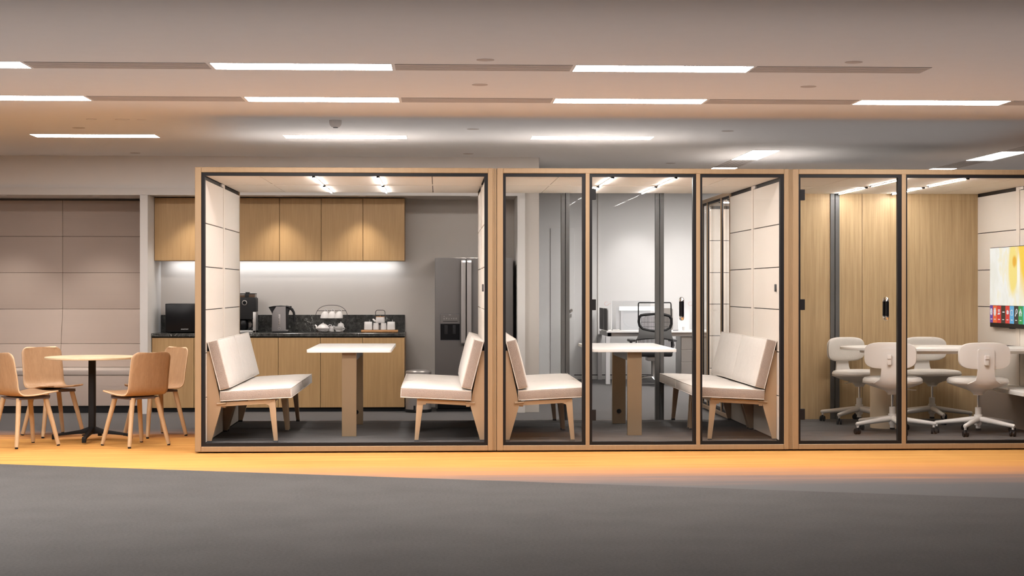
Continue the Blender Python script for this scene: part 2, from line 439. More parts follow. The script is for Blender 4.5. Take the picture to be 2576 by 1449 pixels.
downlight(-2.46, 13.71, CH, .04, 'small ceiling downlight right of the bright round one', 'lampdim', 'downlights over the round table')
o = thing('smoke_detector', 'beige dome smoke detector on the ceiling above the first pod', 'smoke detector', (-.857, 13.698, CH))
MB().lathe([(.052, .012), (.052, -.012), (.046, -.03), (.03, -.046), (.001, -.05)], 28, cap=False).build('dome', M['smoke'], o)
MB().lathe([(.02, -.0515), (.02, -.047), (.006, -.047)], 20).build('sensor', M['darkgrey'], o)
def spot(name, loc, power, size, blend=.5, col=(1, .92, .83), rad=.06, rot=(0, 0, 0)):
    l = bpy.data.lights.new(name, 'SPOT'); l.energy = power; l.spot_size = math.radians(size); l.spot_blend = blend; l.color = col; l.shadow_soft_size = rad
    o = bpy.data.objects.new(name, l); C.objects.link(o); o.location = loc; o.rotation_euler = rot; return o
NZ = 2.314
for x, y, lab in ((-4.632, 17.65, 'downlight in the niche ceiling at the left picture edge'), (-3.65, 17.65, 'downlight in the niche ceiling above the upholstered wall'),
                  (-2.623, 17.60, 'downlight above the leftmost wall cupboards'), (-1.704, 17.60, 'downlight above the wall cupboards seen in the open pod, left'),
                  (-.82, 17.60, 'downlight above the wall cupboards seen in the open pod, right'), (.378, 17.60, 'downlight above the grey refrigerator')):
    downlight(x, y, NZ, .04, lab, 'lamp', 'downlights in the niche ceiling')
    spot('niche_spot', (x, y, NZ - .012), 42 if x > -3 else 62, 92, .8)

# ================================================================ niche: upholstered wall and banquette
XSEAM = at(157.5, 650, 18.2).x
zs = [at(100, y, 18.2).z for y in (504, 594.8, 686, 777.4)]
cols = [(-6.03, XSEAM - .86 * 2 - 0), (XSEAM - 1.72, XSEAM - .86), (XSEAM - .86, XSEAM), (XSEAM, -3.149)]
MB_ = None
rn = ['top row', 'second row', 'third row']; cn = ['', 'beyond the left edge', 'left of the vertical seam', 'right of the vertical seam']
for c in (2, 3):
    x0, x1 = cols[c]
    for r in range(3):
        z1, z0 = zs[r], zs[r + 1]
        o = thing('upholstered_wall_panel', f'taupe ribbed upholstered wall panel, {rn[r]}, {cn[c]}', 'wall panel', ((x0 + x1) / 2, 18.2, z0), 0, 'taupe upholstered wall panels')
        hw = (x1 - x0) / 2; h = z1 - z0
        MB().box(-hw + .0015, hw - .0015, 0, .03, .0015, h - .0015, .005, 3).build('cushion', M['taupe'], o)
        MB().box(-hw, hw, .022, .068, 0, h).build('backing', M['seam'], o, smooth=False)
bq = thing('banquette', 'built-in taupe banquette bench under the upholstered wall', 'bench', (0, 18.2, 0))
zb0, zb1, zb2 = at(100, 922, 18.07).z, at(100, 865, 18.13).z, zs[3]
for c in (1, 2, 3):
    x0, x1 = cols[c]
    for (za, zb, ya, yb) in ((zb1, zb2, -.075, 0), (zb0 - .01, zb1, -.14, -.075)):
        m = MB().box(x0 + .0015, x1 - .0015, 0, .04, za + .0015, zb - .0015, .005, 3)
        m.each(lambda v, za=za, zb=zb, ya=ya, yb=yb: (v.x, v.y + ya + (yb - ya) * (v.z - za) / (zb - za), v.z)).build('back_cushion', M['taupe'], bq)
MB().box(-6, -3.149, -.6, -.08, .40, .463, .02, 4).build('seat_cushion', M['taupeseat'], bq)
MB().box(-6, -3.149, -.585, .06, .075, .40, .004).build('base_panel', M['taupe'], bq)
MB().box(-6, -3.149, -.56, .06, .0, .073).build('plinth', M['black'], bq)

# ================================================================ kitchen
YU, YB_, YW = 17.83, 17.66, 18.27
ux = [at(388 + (1018 - 388) / 6 * i, 600, YU).x for i in range(7)]; ux[0] = -3.064
uz1, uz0 = 2.306, at(700, 656, YU).z
bxs = [at(381.8 + (1018 - 381.8) / 6 * i, 900, YB_).x for i in range(7)]; bxs[0] = -3.062
bz1, bz0 = at(700, 849, YB_).z, at(700, 1027, YB_).z + .02
pos = ['leftmost, beside the white column', 'second from the left', 'third from the left', 'third from the right', 'second from the right', 'rightmost, nearest the refrigerator']
for i in range(6):
    for (nm, xs, yf, z0, z1, lab, cat) in (('wall_cupboard', ux, YU, uz0, uz1, 'oak wall cupboard unit with plain door, ' + pos[i], 'cupboard'), ('base_cabinet', bxs, YB_, .045, bz1, 'oak base cabinet under the granite worktop, ' + pos[i], 'cabinet')):
        o = thing(nm, lab, cat, (xs[i], yf, 0), 0, 'oak wall cupboards' if nm[0] == 'w' else 'oak base cabinets')
        ww = xs[i + 1] - xs[i]
        MB().box(.0015, ww - .0015, .02, YW - yf - .002, z0, z1 - .002).build('body', M['oak'], o, smooth=False)
        MB().box(.0025, ww - .0025, 0, .018, z0 + .002, z1 - .003, .0012, 1).build('door', M['oak'], o)
        if nm[0] == 'b': MB().box(0, ww, .04, .5, 0, .045).build('plinth', M['black'], o, smooth=False)
ct = thing('countertop', 'black veined granite worktop with upstand along the kitchen wall', 'worktop', (0, YB_, 0))
cz0, cz1 = at(700, 846.5, YB_).z, at(700, 838.5, YB_ - .02).z
cx0, cx1 = -3.064, at(1018.5, 840, YB_).x
MB().box(cx0, cx1, -.02, YW - YB_ - .002, cz0, cz1, .002, 1).build('slab', M['granite'], ct)
MB().box(cx0 + .002, cx1 - .002, .012, .5, bz1, cz0).build('reveal_strip', M['black'], ct, smooth=False)
MB().box(cx0 + .002, at(1018.5, 800, YW - .02).x, YW - YB_ - .022, YW - YB_ - .002, cz1, at(700, 792, YW - .02).z, .002, 1).build('backsplash', M['granite'], ct)
ls = thing('under_cabinet_light', 'slim led strip under the oak wall cupboards', 'light strip', (0, 18.2, uz0))
MB().box(-2.95, -.45, -.03, .0, -.0012, -.0002).build('housing', M['steel'], ls, smooth=False)


# refrigerator
fx0, fx1, ftz = at(1094, 700, 17.62).x, at(1290.7, 700, 17.62).x, at(1200, 648.5, 17.62).z
fr = thing('refrigerator', 'dark grey side by side refrigerator with two long handles and dispenser', 'refrigerator', (fx0, 17.62, 0))
W = fx1 - fx0; sp = at(1172.6, 700, 17.6).x - fx0
MB().box(.004, W - .004, .045, .64, .03, ftz - .004, .004, 1).build('body', M['fridge'], fr)
MB().box(.02, W - .02, .03, .6, .0, .032).build('kick_plate', M['black'], fr, smooth=False)
MB().box(.03, W - .03, .01, .05, .03, .10, .01).build('vent_grille', M['blackgloss'], fr)
d1 = MB().box(0, sp - .003, 0, .04, .10, ftz, .006, 3).build('door', M['fridge'], fr)
d2 = MB().box(sp + .003, W, 0, .04, .10, ftz, .006, 3).build('door', M['fridge'], fr)
def fz(y): return at(1200, y, 17.57).z
for d, (a, b) in ((d1, (1160, 1171.5)), (d2, (1174.5, 1186))):
    x0, x1 = at(a, 700, 17.57).x - fx0, at(b, 700, 17.57).x - fx0
    m = MB().prism([(-.052, fz(867) + .02), (-.052, fz(655) - .02), (-.03, fz(655)), (0, fz(655)), (0, fz(655) - .02), (-.02, fz(655) - .035), (-.02, fz(867) + .035), (0, fz(867) + .02), (0, fz(867)), (-.03, fz(867))], 'x', x0, x1, .003)
    m.build('handle', M['handlegrey'], d)
pxr = lambda a: at(a, 700, 17.62).x - fx0
p0, p1 = pxr(1106.8), pxr(1157.8)
pz = lambda y: at(1130, y, 17.62).z
dp = MB().prism(rrect(p1 - p0, pz(789.3) - pz(856.8), .01, 4, (p0 + p1) / 2, (pz(789.3) + pz(856.8)) / 2), 'y', -.004, .0).build('dispenser', M['darkgrey'], fr)
MB().box(p0 + .003, p1 - .003, -.008, -.003, pz(814), pz(790.5), .002, 1).build('control_panel', M['fridge'], dp)
MB().box(p0 + .006, p1 - .006, -.0055, -.003, pz(855), pz(815)).build('recess', M['blackgloss'], dp, smooth=False)
MB().box(pxr(1118), pxr(1126), -.014, -.005, pz(840), pz(818), .003).box(pxr(1138.5), pxr(1146.5), -.014, -.005, pz(840), pz(818), .003).build('paddle', M['black'], dp)
m = MB().box(pxr(1114.5), pxr(1151), -.0095, -.0078, pz(809.5), pz(808))
m.build('slot_line', M['black'], dp, smooth=False)
cxs = [1117.5, 1123.5, 1129.5, 1136, 1142, 1148]
for i, q in enumerate(cxs):
    x, z = pxr(q), pz(801.5); k = .0075; ic = MB()
    if i in (0,): ic.tube([(x - k * .7, -.009, z - k), (x - k * .7, -.009, z + k * .5), (x, -.009, z + k), (x + k * .7, -.009, z + k * .5), (x + k * .7, -.009, z - k)], .0012, 5, True)
    elif i == 1: ic.prism([(x - k, z + k), (x + k, z + k), (x + k * .3, z), (x + k * .5, z - k), (x - k * .5, z - k), (x - k * .3, z)], 'y', -.0095, -.008)
    elif i == 2: ic.box(x - .002, x + .002, -.0095, -.008, z - k, z + k * .6).box(x - .004, x + .004, -.0095, -.008, z - k, z - k * .3)
    elif i == 3: ic.lathe([(.0045, -.001), (.0045, .001)], 10, Matrix.Translation((x, -.0088, z)) @ Matrix.Rotation(PI / 2, 4, 'X'))
    else:
        for r_ in (-1, 0, 1): ic.box(x - k, x + k * (.6 if r_ == 0 else 1), -.0095, -.008, z + r_ * .006 - .001, z + r_ * .006 + .001)
        ic.box(x - k, x - k + .002, -.0095, -.008, z - k, z + k)
    ic.build('icon', M['handlegrey'], dp, smooth=False)
MB().box(pxr(1129), pxr(1134.5), -.0095, -.008, pz(792.6), pz(791.5)).build('icon', M['handlegrey'], dp, smooth=False)
MB().box(pxr(1116.3), pxr(1118), -.0095, -.008, pz(796.8), pz(795.2)).build('icon', M['handlegrey'], dp, smooth=False)

# pedal bin
bc = at(1052.5, 1020, 17.3); bc.y = 17.62
bx = at(1052.5, 1000, 17.62).x
pb = thing('pedal_bin', 'round brushed grey pedal bin between cabinets and refrigerator', 'bin', (bx, 17.62, 0))
MB().lathe([(.135, .0), (.142, .004), (.142, .03), (.136, .032)], 36).build('base_ring', M['black'], pb)
MB().lathe([(.137, .03), (.137, .375)], 36).build('body', M['binsteel'], pb)
MB().lathe([(.139, .375), (.139, .39), (.13, .392)], 36).build('rim', M['black'], pb)
MB().lathe([(.138, .392), (.139, .43), (.125, .445), (.08, .452), (.001, .454)], 36, cap=False).build('lid', M['binsteel'], pb)
MB().box(-.045, -.015, -.175, -.12, .01, .03, .003).box(-.05, -.03, -.145, -.135, .03, .075).build('pedal', M['black'], pb)

# ---- things on the worktop
CZ = cz1
YI = 17.92
def wx(px): return at(px, 800, YI).x
def wz(py): return at(700, py, YI).z
mwx0 = at(415, 800, 17.74).x
mw = thing('microwave', 'black microwave oven at the left end of the granite worktop', 'microwave', (mwx0, 17.74, CZ))
mh = at(450, 764, 17.74).z - CZ
MB().box(0, .47, .02, .36, .008, mh, .006).build('body', M['black'], mw)
dd = MB().box(.008, .36, 0, .022, .015, mh - .006, .004).build('door', M['blackgloss'], mw)
MB().box(.365, .465, .0, .022, .015, mh - .006, .004).build('control_panel', M['black'], mw)
MB().box(.02, .05, .03, .06, 0, .01).box(.42, .45, .03, .06, 0, .01).box(.02, .05, .3, .33, 0, .01).box(.42, .45, .3, .33, 0, .01).build('foot', M['black'], mw)
def text(s, size, loc, rot, mat, parent, name='lettering', ext=.0006):
    cu = bpy.data.curves.new(name, 'FONT'); cu.body = s; cu.size = size; cu.extrude = ext; cu.align_x = 'CENTER'; cu.align_y = 'CENTER'
    cu.materials.append(mat)
    o = bpy.data.objects.new(name, cu); C.objects.link(o); me = bpy.data.meshes.new_from_object(o.evaluated_get(bpy.context.evaluated_depsgraph_get())); bpy.data.objects.remove(o)
    me.materials.clear(); me.materials.append(mat)
    o = bpy.data.objects.new(name, me); C.objects.link(o); o.location = loc; o.rotation_euler = rot; o.parent = parent; return o
text('KINGSTONY', .014, (at(464.5, 828, 17.74).x - mwx0, -.001, at(450, 828.3, 17.74).z - CZ), (PI / 2, 0, 0), M['icons'], dd)

cmx = wx(605)
cm = thing('coffee_maker', 'black filter coffee maker with bean hopper and silver dial', 'coffee maker', (cmx, YI, CZ))
def lx(px): return wx(px) - cmx
def lz(py): return wz(py) - CZ
xl = lx(592)
MB().box(xl, lx(644), -.02, .2, .0, lz(831), .004).box(lx(636.5), lx(644), -.02, .2, 0, lz(784), .003).build('base', M['steel'], cm)
MB().box(xl, lx(636), .12, .2, lz(831), lz(802), .003).build('rear_column', M['steel'], cm)
MB().prism([(xl, lz(803)), (lx(635.8), lz(803)), (lx(636), lz(784)), (lx(644), lz(784)), (lx(644), lz(751)), (lx(641), lz(748)), (xl, lz(748))], 'y', -.03, .2, .003).build('body', M['black'], cm)
MB().box(xl, lx(641), .0, .18, lz(748), lz(739.5), .003).build('bean_hopper', M['hoodglass'], cm)
MB().box(xl, lx(641.5), -.005, .185, lz(739.8), lz(738), .002).box(lx(616.5), lx(626), .03, .1, lz(740), lz(735), .003).box(lx(616.5), lx(626), -.012, 0, lz(748), lz(739), .001).build('hopper_lid', M['black'], cm)
dcx, dcz = lx(616), lz(761.5)
MB().lathe([(.0275, 0), (.0275, .012), (.02, .016), (.02, 0)], 32, Matrix.Translation((dcx, -.028, dcz)) @ Matrix.Rotation(PI / 2, 4, 'X')).build('dial_ring', M['handlegrey'], cm)
MB().lathe([(.001, .010), (.02, .010), (.02, 0)], 28, Matrix.Translation((dcx, -.029, dcz)) @ Matrix.Rotation(PI / 2, 4, 'X')).build('dial', M['blackgloss'], cm)
ccx = lx(610)
MB().lathe([(.05, lz(829)), (.058, lz(826)), (.06, lz(815)), (.052, lz(806)), (.04, lz(803.5))], 28, Matrix.Translation((ccx, .05, 0))).build('glass_jug', M['blackgloss'], cm)
MB().tube([(ccx + .055, .05, lz(806)), (ccx + .09, .05, lz(808)), (ccx + .105, .05, lz(815)), (ccx + .095, .05, lz(824)), (ccx + .06, .05, lz(828))], .009).build('jug_handle', M['black'], cm)
MB().box(xl, lx(634), -.015, .11, lz(831), lz(829.3), .001).build('hot_plate', M['black'], cm)

kx = wx(705)
kt = thing('kettle', 'brushed grey electric kettle with black spout and handle', 'kettle', (kx, YI, CZ))
def lx(px): return wx(px) - kx
body = [(lx(685), lz(833)), (lx(726), lz(833)), (lx(726), lz(829.5)), (lx(720.5), lz(829)), (lx(720), lz(771)), (lx(696), lz(771)), (lx(688), lz(783)), (lx(685.5), lz(792))]
MB().prism(body, 'y', -.055, .055, .004, 2).build('body', M['kettlebody'], kt)
MB().box(lx(685.5), lx(725.5), -.06, .06, 0, lz(833.2), .004).build('power_base', M['black'], kt)
MB().prism([(lx(676), lz(772.4)), (lx(696), lz(770)), (lx(688), lz(783)), (lx(685.3), lz(790)), (lx(683.5), lz(785))], 'y', -.03, .03, .004).build('spout', M['black'], kt)
MB().prism([(lx(676), lz(772.4)), (lx(690), lz(769.6)), (lx(706), lz(768.6)), (lx(719), lz(769.5)), (lx(728), lz(772.5)), (lx(720), lz(773.5)), (lx(695), lz(771.5))], 'y', -.045, .045, .003).build('lid', M['black'], kt)
MB().tube([(lx(719), 0, lz(771.5)), (lx(728), 0, lz(774)), (lx(735), 0, lz(779)), (lx(739), 0, lz(786)), (lx(740.8), 0, lz(798)), (lx(741.5), 0, lz(811))], [.014, .017, .015, .013, .013, .012], 12).box(lx(719.5), lx(725.5), -.03, .03, lz(829), lz(775), .006).box(lx(730), lx(733.5), -.01, .01, lz(773), lz(770)).prism([(lx(723), lz(773)), (lx(731), lz(775)), (lx(727), lz(785)), (lx(725), lz(795)), (lx(722), lz(795))], 'y', -.012, .012, .002).build('handle', M['black'], kt)
MB().box(lx(701.5), lx(706.2), -.0565, -.054, lz(817), lz(790.5), .001).build('water_gauge', M['handlegrey'], kt)
mm = MB()
for i in range(7): mm.box(lx(701.8), lx(704), -.058, -.056, lz(816 - i * 3.8), lz(814.5 - i * 3.8))
mm.build('gauge_marks', M['black'], kt, smooth=False)
MB().tube([(lx(703.8) + .013 * math.cos(a), -.0562, lz(826.3) + .013 * math.sin(a)) for a in [2 * PI * i / 20 for i in range(20)]], .0012, 5, True).build('power_button', M['handlegrey'], kt)

# cup rack
rkx = wx(833)
rk = thing('cup_rack', 'dark wire cup rack with arched frame and scroll work', 'rack', (rkx, YI, CZ))
def lx(px): return wx(px) - rkx
arch = []
L_, R_, T_, K_ = lx(793.5), lx(873.5), lz(767.8), lz(800)
for i in range(0, 25):
    a = PI * i / 24
    c_, s_ = math.cos(a), math.sin(a)
    arch.append(((L_ + R_) / 2 - (R_ - L_) / 2 * math.copysign(abs(c_) ** (2 / 2.5), c_), 0.03, K_ + (T_ - K_) * abs(s_) ** (2 / 2.5)))
arch = [(L_ + .012, .03, .003)] + arch + [(R_ - .012, .03, .003)]
r_ = MB().tube(arch, .0028, 8)
r_.tube([(lx(798.5), .03, lz(782)), (lx(869), .03, lz(782))], .003, 8)
for yy in (-.075, .08):
    r_.tube([(L_ + .01, yy, lz(827.5)), (R_ - .01, yy, lz(827.5))], .0024, 6).tube([(L_ + .01, yy, .004), (R_ - .01, yy, .004)], .0024, 6)
for xx in (L_ + .01, R_ - .01):
    r_.tube([(xx, -.075, lz(827.5)), (xx, .08, lz(827.5))], .0024, 6).tube([(xx, -.075, .004), (xx, .08, .004)], .0024, 6)
    for yy in (-.075, .08): r_.tube([(xx, yy, .002), (xx, yy, lz(827.5))], .0024, 6)
r_.tube([(L_ + .012, -.075, lz(827.5)), (lx(812), -.078, lz(834)), (lx(823), -.078, lz(830.5))], .0016, 6)
r_.build('frame', M['darkwire'], rk)
sc = MB()
for sgn, cxp in ((1, 826.5), (-1, 836.5)):
    c0 = Vector((lx(cxp), -.082, lz(833.3)))
    sc.tube([c0 + Vector((sgn * -math.cos(t) * (.012 - .0016 * t), 0, math.sin(t) * (.012 - .0016 * t))) for t in [i * .35 for i in range(18)]], .0016, 6)
sc.build('scroll', M['handlegrey'], rk)
hk = MB()
for q in (818.5, 836, 853.5):
    hk.tube([(lx(q) + .006 * math.cos(t), .018, lz(781) + .009 * math.sin(t)) for t in [2 * PI * i / 14 for i in range(14)]], .0022, 6, True)
hk.build('hook', M['darkwire'], rk)
def cup_mesh(parent, tilt=0, r=.042, h=.055, hs=1):
    m = MB().lathe([(.001, .0), (r * .5, .0), (r * .62, .006), (r * .86, h * .45), (r, h), (r * .94, h), (r * .8, h * .5), (r * .55, .01), (.001, .008)], 28, cap=False)
    a = m.build('bowl', M['ceramic'], parent)
    b = MB().tube([(r * .9, 0, h * .8), (r * 1.25, 0, h * .88), (r * 1.5, 0, h * .66), (r * 1.38, 0, h * .38), (r * .88, 0, h * .22)], .0042, 8).build('handle', M['ceramic'], parent)
    return a, b
base = None
for i, (q, wd) in enumerate(((815.5, 'left'), (833, 'middle'), (851, 'right'))):
    lab = f'white teacup hanging upside down from the rack, {wd} of three'
    o = thing('teacup', lab, 'cup', (wx(q), YI + .012, wz(800.5)), 0, 'white cups hanging from the rack')
    m = MB().lathe([(.047, 0), (.043, .004), (.046, .0), (.045, .02), (.039, .045), (.024, .068), (.016, .074), (.001, .074)], 28, cap=False)
    m.each(lambda v: (v.x - .0 + (.068 - v.z) * -.12 + .01, v.y, v.z)).build('bowl', M['ceramic'], o)
    MB().tube([(.012, 0, .070), (.008, 0, .085), (.012, 0, .098), (.024, 0, .098), (.032, 0, .080), (.034, 0, .05)], .0036, 8).build('handle', M['ceramic'], o)
# teapot on the rack
tx = wx(813)
o = thing('teapot', 'round white teapot with spout at the left of the cup rack', 'teapot', (tx, YI - .0, CZ + .006))
def lx(px): return wx(px) - tx
def tz(py): return wz(py) - CZ - .006
MB().lathe([(.03, .0), (.05, .006), (.064, .028), (.066, .045), (.056, .066), (.036, .082), (.001, .086)], 36, cap=False).build('body', M['ceramic'], o)
MB().lathe([(.03, .084), (.022, .090), (.008, .092), (.006, .097), (.009, .102), (.001, .104)], 24, cap=False).build('lid', M['ceramic'], o)
MB().tube([(-.055, 0, .03), (-.072, 0, .048), (-.076, 0, .068), (-.09, 0, .076)], [.013, .011, .009, .007], 10).build('spout', M['ceramic'], o)
MB().tube([(.05, 0, .066), (.07, 0, .08), (.088, 0, .078), (.094, 0, .062), (.085, 0, .045), (.062, 0, .034)], .0045, 8).build('handle', M['ceramic'], o)
o = thing('sugar_bowl', 'white lidded sugar bowl standing behind the cup in the rack', 'bowl', (wx(856.5), YI + .06, CZ + .006))
MB().lathe([(.025, 0), (.033, .02), (.037, .05), (.036, .07), (.028, .09), (.012, .098), (.005, .1), (.007, .108), (.001, .111)], 28, cap=False).build('body', M['ceramic'], o)
o = thing('milk_jug', 'small white milk jug between teapot and cup in the rack', 'jug', (wx(833), YI + .03, CZ + .006))
MB().lathe([(.025, 0), (.034, .015), (.032, .04), (.024, .055), (.026, .066), (.001, .06)], 28, cap=False).build('body', M['ceramic'], o)
MB().tube([(.02, 0, .062), (.04, 0, .056)], [.012, .006], 10).build('spout', M['ceramic'], o)
o = thing('teacup', 'white teacup standing at the front right of the cup rack', 'cup', (wx(851.5), YI - .03, CZ + .012))
cup_mesh(o, r=.047, h=.056)
o = thing('saucer', 'white saucer under the standing teacup in the rack', 'saucer', (wx(848), YI - .03, CZ + .002))
MB().lathe([(.02, .0), (.03, .0), (.056, .007), (.058, .009), (.03, .004), (.001, .004)], 28, cap=False).build('plate', M['ceramic'], o)
# bamboo tray set
trx = wx(955)
o = thing('bamboo_tray', 'long bamboo tray with small feet at the right of the worktop', 'tray', (trx, YI, CZ))
def lx(px): return wx(px) - trx
MB().box(lx(908.5), lx(1001.5), -.06, .06, wz(836) - CZ, wz(830.3) - CZ, .008, 3).build('board', M['bamboo'], o)
MB().box(lx(918), lx(922), -.04, -.02, 0, wz(836) - CZ).box(lx(986), lx(990), -.04, -.02, 0, wz(836) - CZ).box(lx(918), lx(922), .02, .04, 0, wz(836) - CZ).box(lx(986), lx(990), .02, .04, 0, wz(836) - CZ).build('foot', M['bamboo'], o)
TZ = wz(830.3)
for q, yy, kind, lab in ((926.5, 0, 'jar', 'white square storage jar with spoon at the left end of the tray'), (984, 0, 'jar', 'white square storage jar with spoon at the right end of the tray'),
                         (946, -.02, 'cup', 'small white tumbler left of centre on the tray'), (965, -.02, 'cup', 'small white tumbler right of centre on the tray')):
    o = thing('storage_jar' if kind == 'jar' else 'tumbler', lab, 'jar' if kind == 'jar' else 'cup', (wx(q), YI + yy, TZ), 0, 'white jars and tumblers on the bamboo tray')
    if kind == 'jar':
        hh = wz(809.5) - TZ; w0 = .045
        rings = [[(x, y, z) for x, y in rrect(2 * a, 2 * a, .018, 5)] for a, z in ((w0 * .9, 0), (w0, .006), (w0 * .97, hh * .6), (w0 * .93, hh - .006), (w0 * .86, hh))]
        MB().loft(rings).build('body', M['ceramic'], o)
        MB().tube([(.012, 0, hh - .003), (.018, 0, hh + .02)], .003, 8).build('spoon', M['handlegrey'], o)
    else:
        hh = wz(812.5) - TZ
        MB().lathe([(.026, 0), (.032, .004), (.032, hh * .5), (.028, hh), (.025, hh), (.026, .012), (.001, .008)], 28, cap=False).build('body', M['ceramic'], o)
o = thing('milk_jug', 'tiny white jug with handle between the two tumblers on the tray', 'jug', (wx(955.5), YI + .02, TZ))
MB().lathe([(.012, 0), (.016, .004), (.013, .04), (.016, .055), (.001, .06)], 20, cap=False).build('body', M['handlegrey'], o)
MB().tube([(-.01, 0, .055), (-.022, 0, .062), (-.012, 0, .075), (.006, 0, .07)], .0035, 6).build('handle', M['ceramic'], o)
o = thing('teapot', 'square white teapot with metal loop handle resting above the tumblers', 'teapot', (wx(956.5), YI + .012, wz(812.4)))
hh = wz(798) - wz(812.4)
MB().loft([[(x, y, z) for x, y in rrect(2 * a, 2 * a * .8, .016, 5)] for a, z in ((.046, 0), (.05, .006), (.049, hh * .7), (.046, hh))]).build('body', M['ceramic'], o)
MB().box(-.047, .047, -.036, .036, hh, hh + .007, .003).lathe([(.006, hh + .007), (.008, hh + .014), (.001, hh + .016)], 16, cap=False).build('lid', M['bamboo'], o)
MB().tube([(-.04, 0, .016), (-.062, 0, .022), (-.076, 0, .038), (-.084, 0, .036)], [.015, .012, .009, .007], 10).build('spout', M['ceramic'], o)
ht = wz(780.5) - wz(812.4)
MB().tube([(-.052, 0, hh * .9), (-.052, 0, ht - .02), (-.042, 0, ht - .004), (-.03, 0, ht), (.03, 0, ht), (.042, 0, ht - .004), (.052, 0, ht - .02), (.052, 0, hh * .9)], .0035, 8).build('handle', M['darkwire'], o)

# ================================================================ pods
YF, YR = 13.25, 15.60
ZC, ZD, ZT = 2.235, .07, 2.30
rowz = [.075, .441, .802, 1.152, 1.50, 1.853, 2.206]
def ring(m, x0, x1, z0, z1, l, r, b, t, y0, y1, bev=0):
    m.box(x0, x0 + l, y0, y1, z0, z1, bev, 1).box(x1 - r, x1, y0, y1, z0, z1, bev, 1)
    m.box(x0 + l, x1 - r, y0, y1, z1 - t, z1, bev, 1).box(x0 + l, x1 - r, y0, y1, z0, z0 + b, bev, 1); return m
D = YR - YF                                 # local depth
def pod(x0, label, openings, door=None, glazed=True, rear=None, loc=None, rz=0, led='led', switch=True, x1w=2.394, caps=True, fd=.075):
    """pod in local coords: x 0..w, y 0..D (front face at y=0), z up"""
    W = x1w
    r = thing('meeting_pod', label, 'meeting pod', loc or (x0, YF, 0), rz, 'row of oak framed meeting pods')
    iL, iR = .072, W - .063
    f = MB(); ring(f, 0, W, .011, ZT, .050, .040, .043, .042, 0, fd, .004)
    for (a, b) in openings['posts']: f.box(a, b, 0, fd, .05, ZT - .04, .002, 1)
    f.build('front_frame', M['podwood'], r)
    g = MB(); xs = [.050] + [v for p in openings['posts'] for v in p] + [W - .040]
    for i in range(0, len(xs), 2):
        a, b = xs[i], xs[i + 1]; lw, rw = openings['gask'][i // 2]
        ring(g, a - .002, b + .002, .054 - .002, ZT - .042 + .002, lw + .002, rw + .002, .027, .027, .010, min(.06, fd - .006))
    g.build('gasket', M['gasket'], r, smooth=False)
    MB().box(0, W, .07, D + .06, .011, .035).box(0, .03, .07, D, .03, ZT - .02).box(W - .03, W, .07, D, .03, ZT - .02).build('outer_shell', M['podwood'], r, smooth=False)
    m = MB().box(iL, iR, .06, D, .035, ZD, 0)
    m.build('floor_deck', M['deck'], r, smooth=False)
    sm = MB()
    for k in range(1, 5): sm.box(iL, iR, .06 + k * .5, .063 + k * .5, ZD, ZD + .0006)
    sm.build('carpet_seam', M['deckseam'], r, smooth=False)
    if caps:
        for cx_ in (.165, .545, 1.36 if glazed is False else 1.9):
            MB().lathe([(.028, ZD), (.028, ZD + .0015), (.022, ZD + .002)], 20, Matrix.Translation((iL + cx_, .11, 0))).build('foot_cap', M['gasket'], r)
    # ceiling
    c = MB(); xsC = [iL, iL + .435, iL + 1.83, iR]
    for a, b in zip(xsC, xsC[1:]):
        c.box(a + .0035, b - .0035, .06, 1.13, ZC, ZC + .015).box(a + .0035, b - .0035, 1.27, D - .003, ZC, ZC + .015)
    c.box(iL, iR, 1.125, 1.275, ZC + .002, ZC + .014)
    c.build('ceiling_panel', M['podceil'], r, smooth=False)
    MB().box(0, W, .076, D + .06, ZC + .016, ZT - .004).build('roof', M['rooftop'], r, smooth=False)
    for lx_ in (.874, 1.392):
        for a, b in ((.035, 1.12), (1.27, 2.30)):
            q = thing('led_bar', 'x', 'x'); del q['label'], q['category']; q.parent = r; q.location = (iL + lx_, a, ZC)
            MB().box(-.0055, .0055, .03, b - a - .03, -.0105, -.0055).build('diffuser', M[led], q, smooth=False)
            MB().box(-.0075, .0075, .03, b - a - .03, -.0068, 0).build('housing', M['panelstrip'], q, smooth=False)
            MB().box(-.011, .011, 0, .03, -.013, 0).box(-.011, .011, b - a - .03, b - a, -.013, 0).build('end_cap', M['black'], q, smooth=False)
    # side walls
    for side, xi, sg in (('L', iL, -1), ('R', iR, 1)):
        s = MB()
        for (ya, yb) in ((.06, 1.183), (1.283, D)):
            for z0, z1 in zip(rowz, rowz[1:]):
                a, b = sorted((xi, xi + sg * .018)); s.box(a, b, ya, yb, z0 + .0035, z1 - .0035, .0015, 1)
        s.build('side_panel', M['panel'], r)
        a, b = sorted((xi + sg * .012, xi + sg * .04)); MB().box(a, b, .06, D, .035, ZC + .016).build('side_core', M['gasket'], r, smooth=False)
        a, b = sorted((xi - sg * .003, xi + sg * .018)); MB().box(a, b, 1.19, 1.276, ZD, ZC).box(a, b, 1.231, 1.235, ZD, ZC).build('joint_strip', M['panelstrip'], r, smooth=False)
        a, b = sorted((xi - sg * .002, xi + sg * .012)); MB().box(a, b, 1.10, 1.19, ZC - .026, ZC - .002).build('cable_cover', M['smoke'], r, smooth=False)
    if switch:
        MB().prism(rrect(.03, .062, .01, 4, .40 if glazed is False else .2, 1.33), 'x', iR - .014, iR + .001, .002).build('switch', M['darkgrey'], r)
    # rear
    rf = MB(); ring(rf, 0, W, .011, ZT, .07, .062, .055, .06, D, D + .06)
    rf.build('rear_frame', M['podwood'], r, smooth=False)
